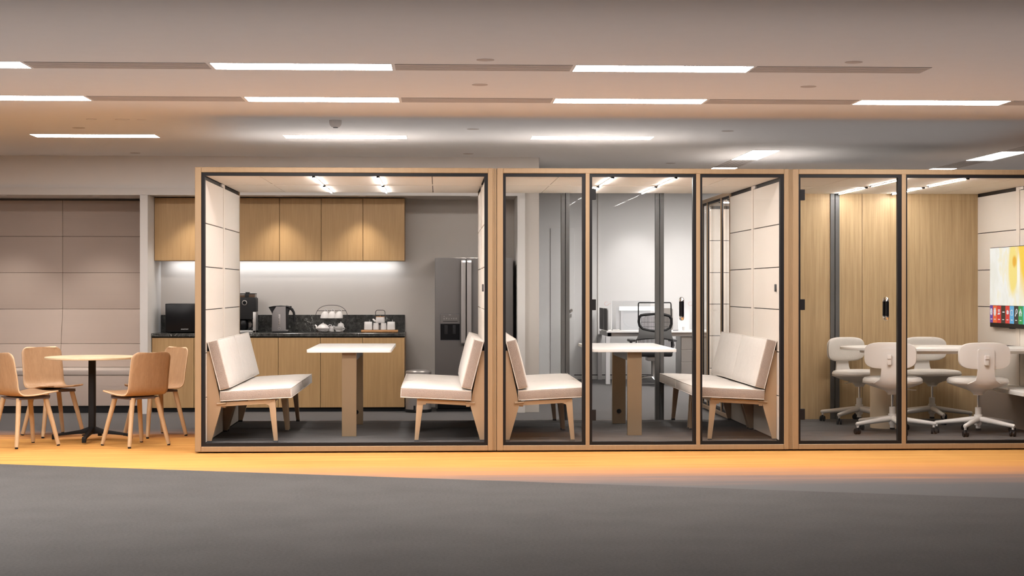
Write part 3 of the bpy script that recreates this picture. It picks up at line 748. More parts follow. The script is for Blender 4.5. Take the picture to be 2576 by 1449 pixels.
    if rear:
        for (a, b) in rear:
            mm_ = (a + b) / 2
            MB().box(a, mm_ - .003, D - .035, D + .03, ZD - .01, ZC + .002, .002, 1).box(mm_ + .003, b, D - .035, D + .03, ZD - .01, ZC + .002, .002, 1).box(a + .005, b - .005, D - .02, D + .03, ZD - .01, ZC).build('rear_post', M['anth'], r)
    # glazing
    if glazed:
        for i in range(0, len(xs), 2):
            if door is not None and i // 2 == door: continue
            MB().box(xs[i] + .01, xs[i + 1] - .01, .034, .042, .06, ZT - .048).build('glass_pane', M['podglass'], r, smooth=False)
    if door is not None:
        a, b = xs[2 * door], xs[2 * door + 1]; lw, rw = openings['gask'][door]
        d = thing('door', 'x', 'x'); del d['label'], d['category']; d.parent = r; d.location = (a, 0, 0)
        w_ = b - a
        MB().box(.008, w_ - .008, .028, .038, .066, ZT - .055).build('glass_pane', M['podglass'], d, smooth=False)
        e = MB(); ring(e, .012, w_ - .012, .07, ZT - .058, .006, .006, .006, .006, .024, .040)
        e.build('door_edge', M['anth'], d, smooth=False)
        for zc in (2.09, 1.193, .297):
            MB().box(.012, .053, .008, .044, zc - .044, zc + .044, .002, 1).build('hinge', M['gasket'], d)
        hx = openings['handle'] - a
        for sy_, nm_ in ((-1, 'handle'), (1, 'handle')):
            y0_ = .033 + sy_ * .006; y1_ = .033 + sy_ * .048
            ho = MB().tube([(hx, y1_, 1.100), (hx, y1_, 1.219)], [.0135, .0135], 16).build(nm_, M['blackgloss'], d)
            for z_, q_z in ((1.219, 1), (1.100, -1)):
                MB().tube([(hx, y1_, z_), (hx, y1_, z_ + q_z * .012), (hx, y1_ - sy_ * .006, z_ + q_z * .021), (hx, y1_ - sy_ * .018, z_ + q_z * .024), (hx, y0_, z_ + q_z * .024)], [.0135, .0136, .013, .012, .012], 14).build('end_fitting', M['chrome'], ho)
    return r
P1X, P2X, P3X = -1.954, .473, 2.888
pod(P1X, 'leftmost oak framed pod, open fronted, with a view onto the kitchen', dict(posts=[], gask=[(.028, .028)]), glazed=False)
x2 = lambda px: at(px, 700, YF).x - P2X
pod(P2X, 'middle oak framed pod glazed in three with a central glass door', dict(posts=[(x2(1473.2), x2(1483.2)), (x2(1751.6), x2(1761.6))], gask=[(.022, .026), (.022, .026), (.018, .030)], handle=at(1716, 777, YF).x - P2X),
    door=1, rear=[(1.168 - P2X, 1.248 - P2X), (2.072 - P2X, 2.152 - P2X)], x1w=2.385)
x3 = lambda px: at(px, 700, YF).x - P3X
p3 = pod(P3X, 'rightmost oak framed pod holding white swivel chairs, cut by the picture edge', dict(posts=[(x3(2268.9), x3(2279.5))], gask=[(.016, .030), (.012, .028)], handle=at(2231, 777, YF).x - P3X),
    door=0, rear=[(3.759 - P3X, 3.847 - P3X)], x1w=2.372, led='led3', switch=False)
# oak rear wall of the third pod
MB().box(.07, 1.18, D - .02, D + .0, ZD, ZC).box(1.184, 2.31, D - .02, D, ZD, ZC).build('rear_panel', M['paleoak'], p3, smooth=False)
# joint strips between pods (part of the pods)
for nm, xa in (('a', .4405), ('b', 2.8585)):
    q = MB()
    for k in range(4): q.box(xa + k * .0075, xa + k * .0075 + .0062, YF + .004, YF + .07, .012, ZT - .002, .0012, 1)
    o = q.build('joint_cover', M['podwood'])
    tag(o, 'narrow grooved oak cover strip between the ' + ('first and middle pods' if nm == 'a' else 'middle and right pods'), 'cover strip', 'cover strips between pods')
# rear glazing of the middle pod
r2 = [o for o in C.objects if o.name.startswith('meeting_pod')][1]
for a, b in ((.55, 1.168), (1.248, 2.072), (2.152, 2.78)):
    MB().box(a - P2X, b - P2X, D + .005, D + .013, ZD, ZC).build('rear_glass', M['rearglass'], r2, smooth=False)
# rear-right pod facing left
p4 = pod(0, 'fourth oak framed pod standing behind, glazed front turned to the left', dict(posts=[(.37, .395), (1.245, 1.27)], gask=[(.012, .012)] * 3), loc=(2.911, 18.06, 0), rz=-PI / 2, led='led4', switch=False, x1w=2.36, caps=False, fd=.03)

# ================================================================ benches
def make_bench():
    r = thing('sofa_bench', 'x', 'bench')
    Lb = 1.085
    for y in (.0, Lb - .085):          # legs are separate parts
        y0, y1 = y + .02, y + .052
        MB().prism([(0, .745), (.026, .742), (.118, .30), (.037, .012), (.002, .012), (0, .4)], 'y', y0, y1, .004).build('rear_leg', M['benchframe'], r)
        MB().prism([(.47, .318), (.553, .352), (.573, .014), (.541, .014), (.503, .300)], 'y', y0, y1, .004).build('front_leg', M['benchframe'], r)
        MB().prism([(.075, .326), (.553, .352), (.50, .316), (.118, .294), (.08, .30)], 'y', y0 - .002, y1 + .002, .003).build('side_rail', M['benchframe'], r)
        MB().tube([(.08, y0 - .004, .315), (.155, y0 - .004, .322)], .009, 10).tube([(.08, y1 + .004, .315), (.155, y1 + .004, .322)], .009, 10).build('rail_peg', M['benchframe'], r)
        MB().box(.001, .038, y0 - .001, y1 + .001, 0, .014).box(.540, .574, y0 - .001, y1 + .001, 0, .015).build('foot', M['darkgrey'], r)
    MB().box(.12, .15, .03, Lb - .03, .285, .31).box(.48, .51, .03, Lb - .03, .305, .33).build('cross_bar', M['benchframe'], r)
    def pillow(name, P0, P1, th, crown):
        """slab between P0 (x,z) and P1 along its length, thickness th on the side of the normal"""
        d = Vector((P1[0] - P0[0], P1[1] - P0[1])); ln = d.length; d.normalize(); n = Vector((-d.y, d.x))
        b = MB(); nx, ny = 16, 22
        bm = b.bm; grid = {}
        for side in (0, 1):
            for i in range(nx + 1):
                for j in range(ny + 1):
                    u, v = i / nx, j / ny
                    e = (1 - abs(2 * u - 1) ** 6) * (1 - abs(2 * v - 1) ** 7)
                    t = th * side + (crown * e if side else -.004 * e)
                    p = Vector((P0[0], P0[1])) + d * (ln * u) + n * t
                    grid[side, i, j] = bm.verts.new((p.x, Lb * v, p.y))
        for side in (0, 1):
            for i in range(nx):
                for j in range(ny):
                    q = [grid[side, i, j], grid[side, i + 1, j], grid[side, i + 1, j + 1], grid[side, i, j + 1]]
                    bm.faces.new(q if side else q[::-1])
        for i in range(nx):
            for j in (0, ny):
                q = [grid[0, i, j], grid[0, i + 1, j], grid[1, i + 1, j], grid[1, i, j]]; bm.faces.new(q)
        for j in range(ny):
            for i in (0, nx):
                q = [grid[0, i, j], grid[0, i, j + 1], grid[1, i, j + 1], grid[1, i, j]]; bm.faces.new(q)
        bmesh.ops.recalc_face_normals(bm, faces=bm.faces)
        es = [e for e in bm.edges if len(e.link_faces) == 2 and e.calc_face_angle(0) > .9]
        bmesh.ops.bevel(bm, geom=es, offset=.013, segments=3, affect='EDGES', profile=.5)
        bm.normal_update()
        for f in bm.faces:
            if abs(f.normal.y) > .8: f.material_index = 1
        o = b.build(name, M['cushion'], r, angle=60); o.data.materials.append(M['shadedside'])
        # piping
        k = MB()
        for t_ in (0.002, th - .001):
            c = [Vector((P0[0], P0[1])) + n * t_ + d * s for s in (.004, ln - .004)]
            path = [(c[0].x, .004, c[0].y), (c[1].x, .004, c[1].y), (c[1].x, Lb - .004, c[1].y), (c[0].x, Lb - .004, c[0].y)]
            for a, bb in zip(path, path[1:] + path[:1]): k.tube([a, bb], .0042, 6)
        k.build('piping', M['cushion'], o)
        return o
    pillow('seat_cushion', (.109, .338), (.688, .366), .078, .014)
    pillow('back_cushion', (.180, .430), (.093, .832), -.0, .0) if False else None
    # back: front face from (.180,.428) up to (.093,.833); rear face from (.104,.423) to (.002,.814)
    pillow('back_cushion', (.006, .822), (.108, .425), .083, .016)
    MB().prism([(.0, .74), (.02, .75), (.03, .79), (.004, .80)], 'y', .05, Lb - .05).build('wall_bracket', M['gasket'], r)
    return r
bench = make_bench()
XL1, XR1 = P1X + .072, P1X + 2.394 - .063
XL2, XR2 = P2X + .072, P2X + 2.385 - .063
LB = 1.085; YB1, YB2 = 13.40, 14.50
first = True
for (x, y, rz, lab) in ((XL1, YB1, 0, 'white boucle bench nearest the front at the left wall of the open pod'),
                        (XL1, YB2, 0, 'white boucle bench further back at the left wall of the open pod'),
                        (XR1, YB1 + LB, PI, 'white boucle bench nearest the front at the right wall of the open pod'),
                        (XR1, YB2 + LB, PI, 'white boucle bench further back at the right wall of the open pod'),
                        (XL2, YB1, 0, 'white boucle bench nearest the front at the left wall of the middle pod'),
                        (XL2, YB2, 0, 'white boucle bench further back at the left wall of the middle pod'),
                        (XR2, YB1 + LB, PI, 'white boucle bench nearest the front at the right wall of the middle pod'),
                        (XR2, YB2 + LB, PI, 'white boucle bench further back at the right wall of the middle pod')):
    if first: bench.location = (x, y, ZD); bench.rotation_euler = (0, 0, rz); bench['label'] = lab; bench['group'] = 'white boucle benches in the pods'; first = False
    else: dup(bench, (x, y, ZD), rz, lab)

# meeting tables
def make_table(x, lab):
    r = thing('meeting_table', lab, 'table', (x, 13.89, ZD), 0, 'white rectangular pod tables')
    MB().prism(rrect(.715, 1.57, .045, 6, 0, .785), 'z', .738 - .0255, .738, .0025).build('tabletop', M['tabletop'], r)
    MB().box(-.0615, .0615, .046, .082, 0, .711, .002, 1).build('leg', M['legtan'], r)
    MB().box(-.0615, .0615, 1.26, 1.30, 0, .711, .002, 1).build('leg', M['legtan'], r)
    MB().box(-.055, .055, .083, 1.259, .638, .711, .002, 1).build('beam', M['darkgrey'], r)
    MB().lathe([(.001, 0), (.010, 0), (.010, .004), (.021, .005), (.021, 0)], 24, Matrix.Translation((0, 1.259, .115)) @ Matrix.Rotation(PI / 2, 4, 'X')).build('cable_grommet', M['black'], r)
    return r
t1 = make_table(-.757, 'white rectangular table on two tan slab legs in the open pod')
dup(t1, (1.675, 13.89, ZD), 0, 'white rectangular table on two tan slab legs in the middle pod')

# ================================================================ third pod: oval table, chairs, screen, shelf
XW3 = P3X + 2.372 - .063
r = thing('oval_table', 'long white oval table on a beige drum base in the right pod', 'table', (4.36, 14.38, ZD))
tp = [(x, y) for x, y in selip(.79, .485, 2.2, 64) if x <= 0]
# rear edge tapers to the wall end
xe = XW3 - 4.36 - .004
frontpts = [(x, y) for x, y in tp]
frontpts = sorted([p for p in tp if p[1] >= 0], key=lambda p: -p[0]) + sorted([p for p in tp if p[1] < 0], key=lambda p: p[0])
frontpts = frontpts + [(.4, -.492), (xe, -.50), (xe, .06), (.55, .28), (.3, .41), (.15, .46)]
MB().prism(frontpts, 'z', .738 - .024, .738, .003).build('tabletop', M['tabletop'], r)
MB().box(-.60, .80, -.32, .10, .685, .713, .003, 1).build('underframe', M['shellwhite'], r)
MB().lathe([(.135, 0), (.135, .70)], 48, Matrix.Translation((-.335, .22, 0))).build('drum_base', M['drum'], r)
MB().box(.50, .585, -.27, -.2, .635, .686, .003, 1).build('power_box', M['shellwhite'], r)

def make_swivel():
    r = thing('swivel_chair', 'x', 'chair')
    st = thing('star_base', 'x', 'x'); del st['label'], st['category']; st.parent = r
    m = MB().lathe([(.03, .075), (.036, .10), (.036, .165), (.034, .168), (.027, .168), (.027, .226), (.024, .23), (.001, .23)], 28, cap=False)
    for k in range(5):
        a = 2 * PI * k / 5; c, s = math.cos(a), math.sin(a)
        m.tube([(0, 0, .125), (c * .05, s * .05, .125), (c * .2, s * .2, .108), (c * .355, s * .355, .090), (c * .366, s * .366, .088)], [.025, .026, .021, .0165, .011], 14)
        m.tube([(c * .348, s * .348, .09), (c * .348, s * .348, .056)], [.013, .009], 12)
    m.build('legs', M['shellwhite'], st).name = 'spider'
    MB().lathe([(.022, .032), (.022, .048)], 20).build('piston_cap', M['black'], st)
    MB().lathe([(.021, .048), (.021, .08)], 20).build('piston', M['shellwhite'], st)
    for k in range(5):
        a = 2 * PI * k / 5; c, s = math.cos(a), math.sin(a); x, y = c * .348, s * .348
        yaw = random.choice((0, .5, 1.1, -.4)) if False else (.0, .35, -.3, .6, -.5)[k] - a * 0
        q = MB(); T = Matrix.Translation((x, y, .0255)) @ Matrix.Rotation(yaw, 4, 'Z')
        for sx in (-1, 1):
            q.lathe([(.008, -.009), (.023, -.009), (.0255, -.006), (.0255, .006), (.023, .009), (.008, .009)], 22, T @ Matrix.Translation((sx * .0145, .008, 0)) @ Matrix.Rotation(PI / 2, 4, 'Y'))
        q.box(-.007, .007, -.012, .024, .006, .034, .004, 2, T)
        q.build('caster', M['black'], st)
    MB().lathe([(.012, .22), (.012, .345)], 20).build('gas_lift', M['chrome'], r)
    # seat shell; local +y is the facing direction
    prof = [(.04, .335, 1), (.042, .345, 1), (.062, .366, 1), (.10, .382, .98), (.15, .398, .96), (.20, .415, .93), (.24, .430, .91), (.257, .440, .90)]
    rings = []
    for a, z, k in prof: rings.append([(x, y + .015 * (a / .257), z) for x, y in selip(a, a * k, 2.0 + .5 * (a / .257), 44)])
    MB().loft(rings).build('seat_shell', M['shellwhite'], r)
    rings = []
    for s_, z in ((.93, .438), (.985, .443), (1.0, .455), (.985, .470), (.94, .482), (.80, .490), (.5, .494), (.1, .494)):
        rings.append([(x, y + .018, z) for x, y in selip(.255 * s_, .235 * s_, 2.5, 44)])
    MB().loft(rings).build('seat_pad', M['chairfab'], r)
    # spine
    path = [(-.09, .382, .155), (-.155, .392, .155), (-.200, .412, .140), (-.222, .44, .110), (-.233, .475, .085), (-.238, .51, .075), (-.2415, .56, .070), (-.2435, .65, .070), (-.2445, .725, .070), (-.2445, .735, .066), (-.2445, .740, .058)]
    rings = []
    for i, (y, z, hw) in enumerate(path):
        a = path[max(i - 1, 0)]; b = path[min(i + 1, len(path) - 1)]
        d = Vector((b[0] - a[0], b[1] - a[1])).normalized(); n = Vector((d.y, -d.x)) * .008
        rg = []
        for k in range(9): x = -hw + 2 * hw * k / 8; rg.append((x, y + n.x + .55 * x * x, z + n.y + (1.7 * x * x if i < 4 else 0)))
        for k in range(8, -1, -1): x = -hw + 2 * hw * k / 8; rg.append((x, y - n.x + .55 * x * x, z - n.y + (1.7 * x * x if i < 4 else 0)))
        rings.append(rg)
    MB().loft(rings).build('spine', M['shellwhite'], r, angle=50)
    def slab(w, h, rad, t0, t1, z, name, mat, off=-.222, bend=.6):
        b = MB().prism(rrect(w, h, rad, 8), 'y', t0, t1, .010, 3)
        # subdivide lengthwise for the bend
        bmesh.ops.triangulate(b.bm, faces=[f for f in b.bm.faces if len(f.verts) > 4])
        b.each(lambda v: (v.x, v.y + off + bend * v.x * v.x, v.z + z))
        return b.build(name, mat, r, angle=40)
    def bentpad(w, h, rad, t, z, off, bend, name, mat, dome):
        nx, nz = 28, 16; b = MB(); bm = b.bm; G = {}
        for side in (0, 1):
            for i in range(nx + 1):
                for j in range(nz + 1):
                    u, v = 2 * i / nx - 1, 2 * j / nz - 1
                    # squircle map
                    x = u * w / 2; zz = v * h / 2
                    e = 3.6
                    m_ = max(abs(u), abs(v))
                    if m_ > 0:
                        L2 = (abs(u) ** e + abs(v) ** e) ** (1 / e); sc_ = m_ / L2; x *= sc_; zz *= sc_
                    edge = max(0, 1 - m_ ** 5)
                    yy = (dome * edge + t * .5 * (1 - (m_ ** 14) * .45)) if side else -t * .5 * (1 - (m_ ** 14) * .45)
                    G[side, i, j] = bm.verts.new((x, yy + off + bend * x * x, zz + z))
        for side in (0, 1):
            for i in range(nx):
                for j in range(nz):
                    q = [G[side, i, j], G[side, i + 1, j], G[side, i + 1, j + 1], G[side, i, j + 1]]
                    bm.faces.new(q[::-1] if side else q)
        for i in range(nx):
            for j in (0, nz): bm.faces.new([G[0, i, j], G[0, i + 1, j], G[1, i + 1, j], G[1, i, j]])
        for j in range(nz):
            for i in (0, nx): bm.faces.new([G[0, i, j], G[0, i, j + 1], G[1, i, j + 1], G[1, i, j]])
        bmesh.ops.recalc_face_normals(bm, faces=bm.faces)
        return b.build(name, mat, r, angle=70)
    bentpad(.434, .222, .07, .012, .680, -.226, .55, 'back_shell', M['shellwhite'], 0)
    bentpad(.440, .228, .07, .030, .680, -.207, .55, 'back_pad', M['chairfab'], .008)
    MB().box(-.0185, .0185, -.277, -.248, .600, .684, .010, 4).box(-.018, .018, -.284, -.268, .652, .690, .006, 3).build('adjuster_knob', M['shellwhite'], r)
    MB().tube([(.09, .02, .385), (.16, .03, .376), (.20, .03, .375)], [.006, .007, .006], 8, sy=.6).build('height_lever', M['shellwhite'], r)
    return r
sw = make_swivel()
def setchair(o, x, y, face, base_ang, lab):
    """face: world angle of the facing direction; base_ang: world angle of the first foot"""
    rz = face - PI / 2
    o.location = (x, y, ZD); o.rotation_euler = (0, 0, rz); o['label'] = lab; o['group'] = 'white swivel chairs at the oval table'
    for c in C.objects:
        if c.parent == o and c.name.startswith('star_base'): c.rotation_euler = (0, 0, base_ang - rz)
R = math.radians
specs = [(3.935, 14.05, 69, -18, 'white swivel chair seen from behind at the table\'s left, behind the door edge post'),
         (4.657, 13.95, 87, 162, 'white swivel chair seen from behind nearest the television'),
         (3.94, 15.19, -63, 152, 'white swivel chair behind the left end of the oval table, turned sideways'),
         (4.64, 15.22, -84, -18, 'white swivel chair behind the oval table facing the viewer')]
chairs = [sw] + [dup(sw, (0, 0, 0)) for _ in range(3)]
for o, (x, y, fa, ba, lab) in zip(chairs, specs): setchair(o, x, y, R(fa), R(ba), lab)

# television
tvy1 = 15.123; tvw = 1.31; TZ0, TZ1 = .967, 1.705
tv = thing('television', 'large wall television showing a yellow and white picture over coloured tiles', 'television', (5.16, tvy1, TZ0))
MB().box(.0, .03, -tvw, 0, 0, TZ1 - TZ0, .003, 1).build('casing', M['black'], tv)
MB().box(.03, XW3 - 5.16 - .001, -tvw / 2 - .2, -tvw / 2 + .2, .2, .55).build('wall_mount', M['darkgrey'], tv, smooth=False)
k = (TZ1 - TZ0) / (821.8 - 623.9)
zz = lambda y: (821.8 - y) * k
MB().box(-.0015, 0, -tvw + .006, -.005, zz(767.5), TZ1 - TZ0 - .005).build('screen_picture', screen_picture('abstract_yellow_picture'), tv, smooth=False)
cols_ = [(.13, .05, .33), (.82, .13, .03), (.66, .03, .03), (.02, .02, .02), (.72, .04, .035), (.10, .42, .72), (.02, .02, .02), (.02, .36, .09), (.05, .5, .45), (.7, .2, .03), (.1, .1, .5), (.02, .02, .02)]
white_e = flat('tile_icon', (.85, .85, .85), .8)
y = -.005
ws = [.08] + [.112] * 11
for i, c in enumerate(cols_):
    y2 = max(y - ws[i], -tvw + .006)
    tile = MB().box(-.0015, 0, y2 + .001, y - .0005, zz(811), zz(768.3)).build('app_tile', flat('tile_%d' % i, c, .9), tv, smooth=False)
    ym = (y + y2) / 2; zc = zz(784); q = MB(); h = .03
    def P(a, b): return (-.0025, ym - a, zc + b)
    if i in (0,):
        q.tube([P(.022 * math.cos(t), .03 * math.sin(t)) for t in [2 * PI * j / 20 for j in range(20)]], .003, 5, True).tube([P(-.02, 0), P(.02, 0)], .003, 5).tube([P(0, -.03), P(0, .03)], .003, 5).tube([P(-.018, .014), P(.018, .014)], .002, 5).tube([P(-.018, -.014), P(.018, -.014)], .002, 5)
    elif i == 1:
        q.prism([(ym - (.034 if j % 2 else .026) * math.cos(2 * PI * j / 20), zc + (.042 if j % 2 else .034) * math.sin(2 * PI * j / 20)) for j in range(20)], 'x', -.0025, -.0015)
    elif i == 2:
        for zz_ in (.016, .004): q.box(-.0025, -.0015, ym - .028, ym + .028, zc + zz_, zc + zz_ + .008)
        q.tube([P(-.03, -.022), P(-.01, -.006), P(-.01, -.022), P(.012, -.006), P(.012, -.022), P(.03, -.008)], .0035, 5)
    elif i == 3:
        q.box(-.0025, -.0015, ym - .035, ym + .02, zc - .004, zc + .006)
    elif i == 4:
        q.prism([(ym + .02, zc + .016), (ym - .012, zc + .022), (ym - .012, zc - .020), (ym + .02, zc - .015)], 'x', -.0025, -.0015).tube([P(.012, .012), P(.03, .012), P(.03, -.012), P(.012, -.012)], .0035, 5)
    elif i == 5:
        q.tube([P(-.024, .018), P(.024, .018), P(.024, -.024), P(-.024, -.024)], .003, 5, True).tube([P(0, .018), P(.008, .028)], .003, 5)
    elif i == 6:
        q.tube([P(.014 + .018 * math.cos(t), .012 + .02 * math.sin(t)) for t in [2 * PI * j / 18 for j in range(18)]], .003, 5, True).tube([P(.0, -.006), P(-.02, -.032)], .004, 5)
    elif i == 7:
        q.tube([P(-.028, -.006), P(-.014, .014), P(.014, .014), P(.028, -.006)], .0045, 5).tube([P(-.018, -.03), P(-.018, .004), P(.018, .004), P(.018, -.03)], .0045, 5).tube([P(-.01, .02), P(0, .034), P(.01, .02)], .003, 5)
    else:
        q.box(-.0025, -.0015, ym - .02, ym + .02, zc - .02, zc + .02)
    q.build('icon', white_e, tile, smooth=False)
    MB().box(-.0024, -.0015, ym - .022, ym + .022, zz(803.2), zz(801.2)).build('caption', white_e, tile, smooth=False)
    if y2 <= -tvw + .007: break
    y = y2
MB().box(-.001, .03, -.60, -.52, -.006, .0).build('sensor', M['black'], tv, smooth=False)
# wall shelf below the tv
sh = thing('wall_shelf', 'white wall shelf below the television in the right pod', 'shelf', (XW3, 13.5, .50))
MB().prism([(-.001, 1.28), (-.03, 1.26), (-.30, .74), (-.31, .68), (-.31, 0), (-.001, 0)], 'z', -.08, -.045, .003).build('board', M['tabletop'], sh)
MB().box(-.018, -.001, -.1, 2.05, -.43, -.082).build('shade_panel', M['shadedwall'], sh, smooth=False)  # dark sheet over the lower wall, standing in for shade

# ================================================================ round cafe table and chairs
r = thing('round_table', 'round pale oak cafe table on a black pedestal', 'table', (-3.012, 14.41, 0))
MB().lathe([(.392, .714), (.401, .717), (.402, .730), (.399, .732), (.001, .732)], 72, cap=False).lathe([(.392, .714), (.001, .714)], 72, cap=False).build('tabletop', wood('table_oak', (.72, .60, .42), (.66, .52, .34), (14, 14, 14), .4), r)
MB().prism(rrect(.060, .060, .018, 5), 'z', .06, .716).build('column', M['black'], r)
for k in range(4):
    a = k * PI / 2; T = Matrix.Rotation(a, 4, 'Z')
    m = MB().prism([(.0, .125), (.03, .122), (.10, .096), (.30, .062), (.335, .060), (.345, .052), (.345, .012), (.315, .012), (.312, .036), (.27, .046), (.12, .060), (.06, .062), (0, .062)], 'y', -.017, .017, .004, 2, T)
    m.build('leg', M['black'], r)
def make_cafe():
    r = thing('dining_chair', 'x', 'chair')
    prof = [(.215, .447), (.205, .452), (.17, .452), (.11, .444), (.04, .433), (-.03, .426), (-.09, .425), (-.135, .430), (-.165, .445), (-.185, .468), (-.197, .50), (-.206, .55), (-.216, .61), (-.227, .67), (-.238, .73), (-.245, .765), (-.249, .785), (-.250, .790)]
    # arc length
    s = [0]
    for a, b in zip(prof, prof[1:]): s.append(s[-1] + math.hypot(a[0] - b[0], a[1] - b[1]))
    Lt = s[-1]; W0, W1 = .205, .192
    b = MB(); bm = b.bm; nv = 14; G = []
    # resample
    pts = []
    dl = [.055 * (1 - math.cos(k * PI / 20)) for k in range(10)] + [.055 + (Lt - .11) * k / 30 for k in range(31)]
    dl += [Lt - q for q in dl[:10][::-1]]; N_ = len(dl) - 1
    for i in range(N_ + 1):
        t = i / N_
        # denser at the ends
        d = dl[i]; j = 0
        while j < len(s) - 2 and s[j + 1] < d: j += 1
        f = (d - s[j]) / (s[j + 1] - s[j]); pts.append((prof[j][0] + (prof[j + 1][0] - prof[j][0]) * f, prof[j][1] + (prof[j + 1][1] - prof[j][1]) * f, d))
    # add tight samples at ends
    rr = .055
    for (y, z, d) in pts:
        w = W0 + (W1 - W0) * min(1, d / Lt)
        e = min(d, Lt - d)
        if e < rr: w = w - rr + math.sqrt(max(0, rr * rr - (rr - e) ** 2))
        back = max(0, min(1, (d - .42 * Lt) / (.25 * Lt)))
        row = []
        for k in range(nv + 1):
            v = 2 * k / nv - 1; x = w * v
            curl = .018 * v * v
            row.append(bm.verts.new((x, y + curl * back * 1.2, z + curl * .5 * (1 - back))))
        G.append(row)
    for r0, r1 in zip(G, G[1:]):
        for k in range(nv): bm.faces.new((r0[k], r0[k + 1], r1[k + 1], r1[k]))
    o = b.build('shell', M['ply'], r, angle=80)
    o.data.materials.append(M['plyedge'])
    sm = o.modifiers.new('s', 'SOLIDIFY'); sm.thickness = .012; sm.offset = 0; sm.material_offset_rim = 1
    MB().prism([(-.15, -.14), (.15, -.14), (.15, .14), (-.15, .14)], 'z', .398, .412, .004).prism([(.155, .425), (.15, .399), (-.13, .399), (-.145, .416), (-.05, .418), (.05, .421)], 'x', -.14, .14).build('seat_bracket', M['bracket'], r)
    for sx in (-1, 1):
        for sy in (-1, 1):
            l = MB().tube([(sx * .120, sy * .125 - .005, .408), (sx * .160, sy * .163, .2), (sx * .196, sy * .196, .012)], [.0215, .0195, .0165], 18).build('leg', M['plyleg'], r)
            MB().lathe([(.013, 0), (.0135, .013)], 14, Matrix.Translation((sx * .196, sy * .196, 0))).build('glide', M['black'], l)
    return r
M['plyleg'] = wood('beech_leg', (.60, .42, .25), (.52, .35, .20), (26, 26, 2.0), .45)
cc = make_cafe()
cafe = [(-3.478, 13.96, 45, 'plywood cafe chair cut by the left picture edge, seen from behind'), (-3.47, 14.93, -50, 'plywood cafe chair behind the left side of the round table'),
        (-2.555, 13.96, 135, 'reddish plywood cafe chair in front right of the round table, seen from behind'), (-2.545, 14.86, 221, 'plywood cafe chair at the right behind, next to the pod frame')]
cs = [cc] + [dup(cc, (0, 0, 0)) for _ in range(3)]
for o, (x, y, a, lab) in zip(cs, cafe):
    o.location = (x, y, 0); o.rotation_euler = (0, 0, R(a - 90)); o['label'] = lab; o['group'] = 'plywood cafe chairs around the round table'

# ================================================================ far office
DY = 22.55
ds = thing('office_desk', 'long white office desk seen far behind the middle pod', 'desk', (2.34, DY, 0))
MB().box(-.02, 2.6, 0, .75, .712, .735, .002, 1).build('desktop', M['tabletop'], ds)
MB().box(0, 2.55, .03, .06, .66, .712).box(0, .05, .03, 1.2, .66, .71).build('rail', M['handlegrey'], ds, smooth=False)
for x, y in ((0, .0), (0, 1.12), (2.5, 0)): MB().box(x - .03, x + .03, y, y + .06, 0, .66, .002, 1).build('leg', M['frosted'], ds)
pz_ = thing('drawer_pedestal', 'grey drawer pedestal under the right of the far desk', 'drawer unit', (at(1713, 850, DY + .05).x, DY + .06, 0))
MB().box(0, .40, 0, .5, .02, .655, .003, 1).build('carcass', M['steel'], pz_)
for z0, z1 in ((.04, .3), (.305, .47), (.475, .64)): MB().box(.005, .395, -.012, 0, z0, z1, .002, 1).build('drawer', M['steel'], pz_)
gs1 = tag(MB().prism([(DY + .55, .74), (DY + .55, 1.03), (DY + .62, 1.045), (DY + 1.1, 1.045), (DY + 1.1, .74)], 'x', 2.33, 2.345).build('desk_screen', M['greyscreen']), 'grey fabric desk divider at the left end of the far desk, rear one', 'desk divider', 'grey dividers at the far desk')
gs2 = tag(MB().prism([(DY + .02, .74), (DY + .02, 1.02), (DY + .09, 1.045), (DY + .50, 1.045), (DY + .50, .74)], 'x', 2.33, 2.345).build('desk_screen', M['greyscreen']), 'grey fabric desk divider at the left end of the far desk, nearer one', 'desk divider', 'grey dividers at the far desk')
a = at(1538, 757, DY + .4); b = at(1604, 832, DY + .4)
cl = thing('glass_screen', 'clear glass desk screen with white edge post behind the office chair', 'desk divider', (a.x, DY + .4, .735))
MB().box(0, .55, 0, .006, .0, a.z - .735).build('pane', glass('screen_glass', (.93, .94, .95), .05, .3), cl, smooth=False)
MB().box(-.008, .006, -.006, .012, 0, a.z - .735).build('edge_post', M['farwall'], cl, smooth=False)
a = at(1550, 773, DY + .7); b = at(1606, 829, DY + .7)
MBp = MB().prism(rrect(.62, .32, .03, 5, a.x + .31, .736 + .16), 'y', DY + .69, DY + .70).build('desk_screen', M['frosted'])
tag(MBp, 'pale frosted desk divider with rounded corner behind the glass screen', 'desk divider')
a = at(1558, 771, DY + .66); b = at(1603, 781, DY + .66)
lb = thing('glare_bar', 'glowing white bar standing in for a reflection above the far desk', 'lamp', (a.x, DY + .66, b.z))
MB().box(0, .5, 0, .02, 0, a.z - b.z, .002, 1).build('diffuser', emit('glare_bar_glow', (1, .98, .95), 1.3), lb)  # emission stands in for a monitor-light reflection, no lamp here
MB().box(.02, .04, .004, .012, .735 - b.z, 0).build('stem', M['frosted'], lb, smooth=False)
a = at(1716, 777, DY + .5)
o = MB().prism(rrect(.17, .29, .03, 5, a.x + .02, .736 + .145), 'y', DY + .49, DY + .50).build('desk_screen', M['frosted']); tag(o, 'pale rounded desk divider at the right of the far desk beside the cup', 'desk divider')
a = at(1689, 800, DY + .45)
o = MB().prism(rrect(.16, .31, .03, 5, a.x - .06, .736 + .155), 'y', DY + .44, DY + .455).build('desk_screen', M['steel']); tag(o, 'grey desk divider edge just behind the right of the office chair', 'desk divider')
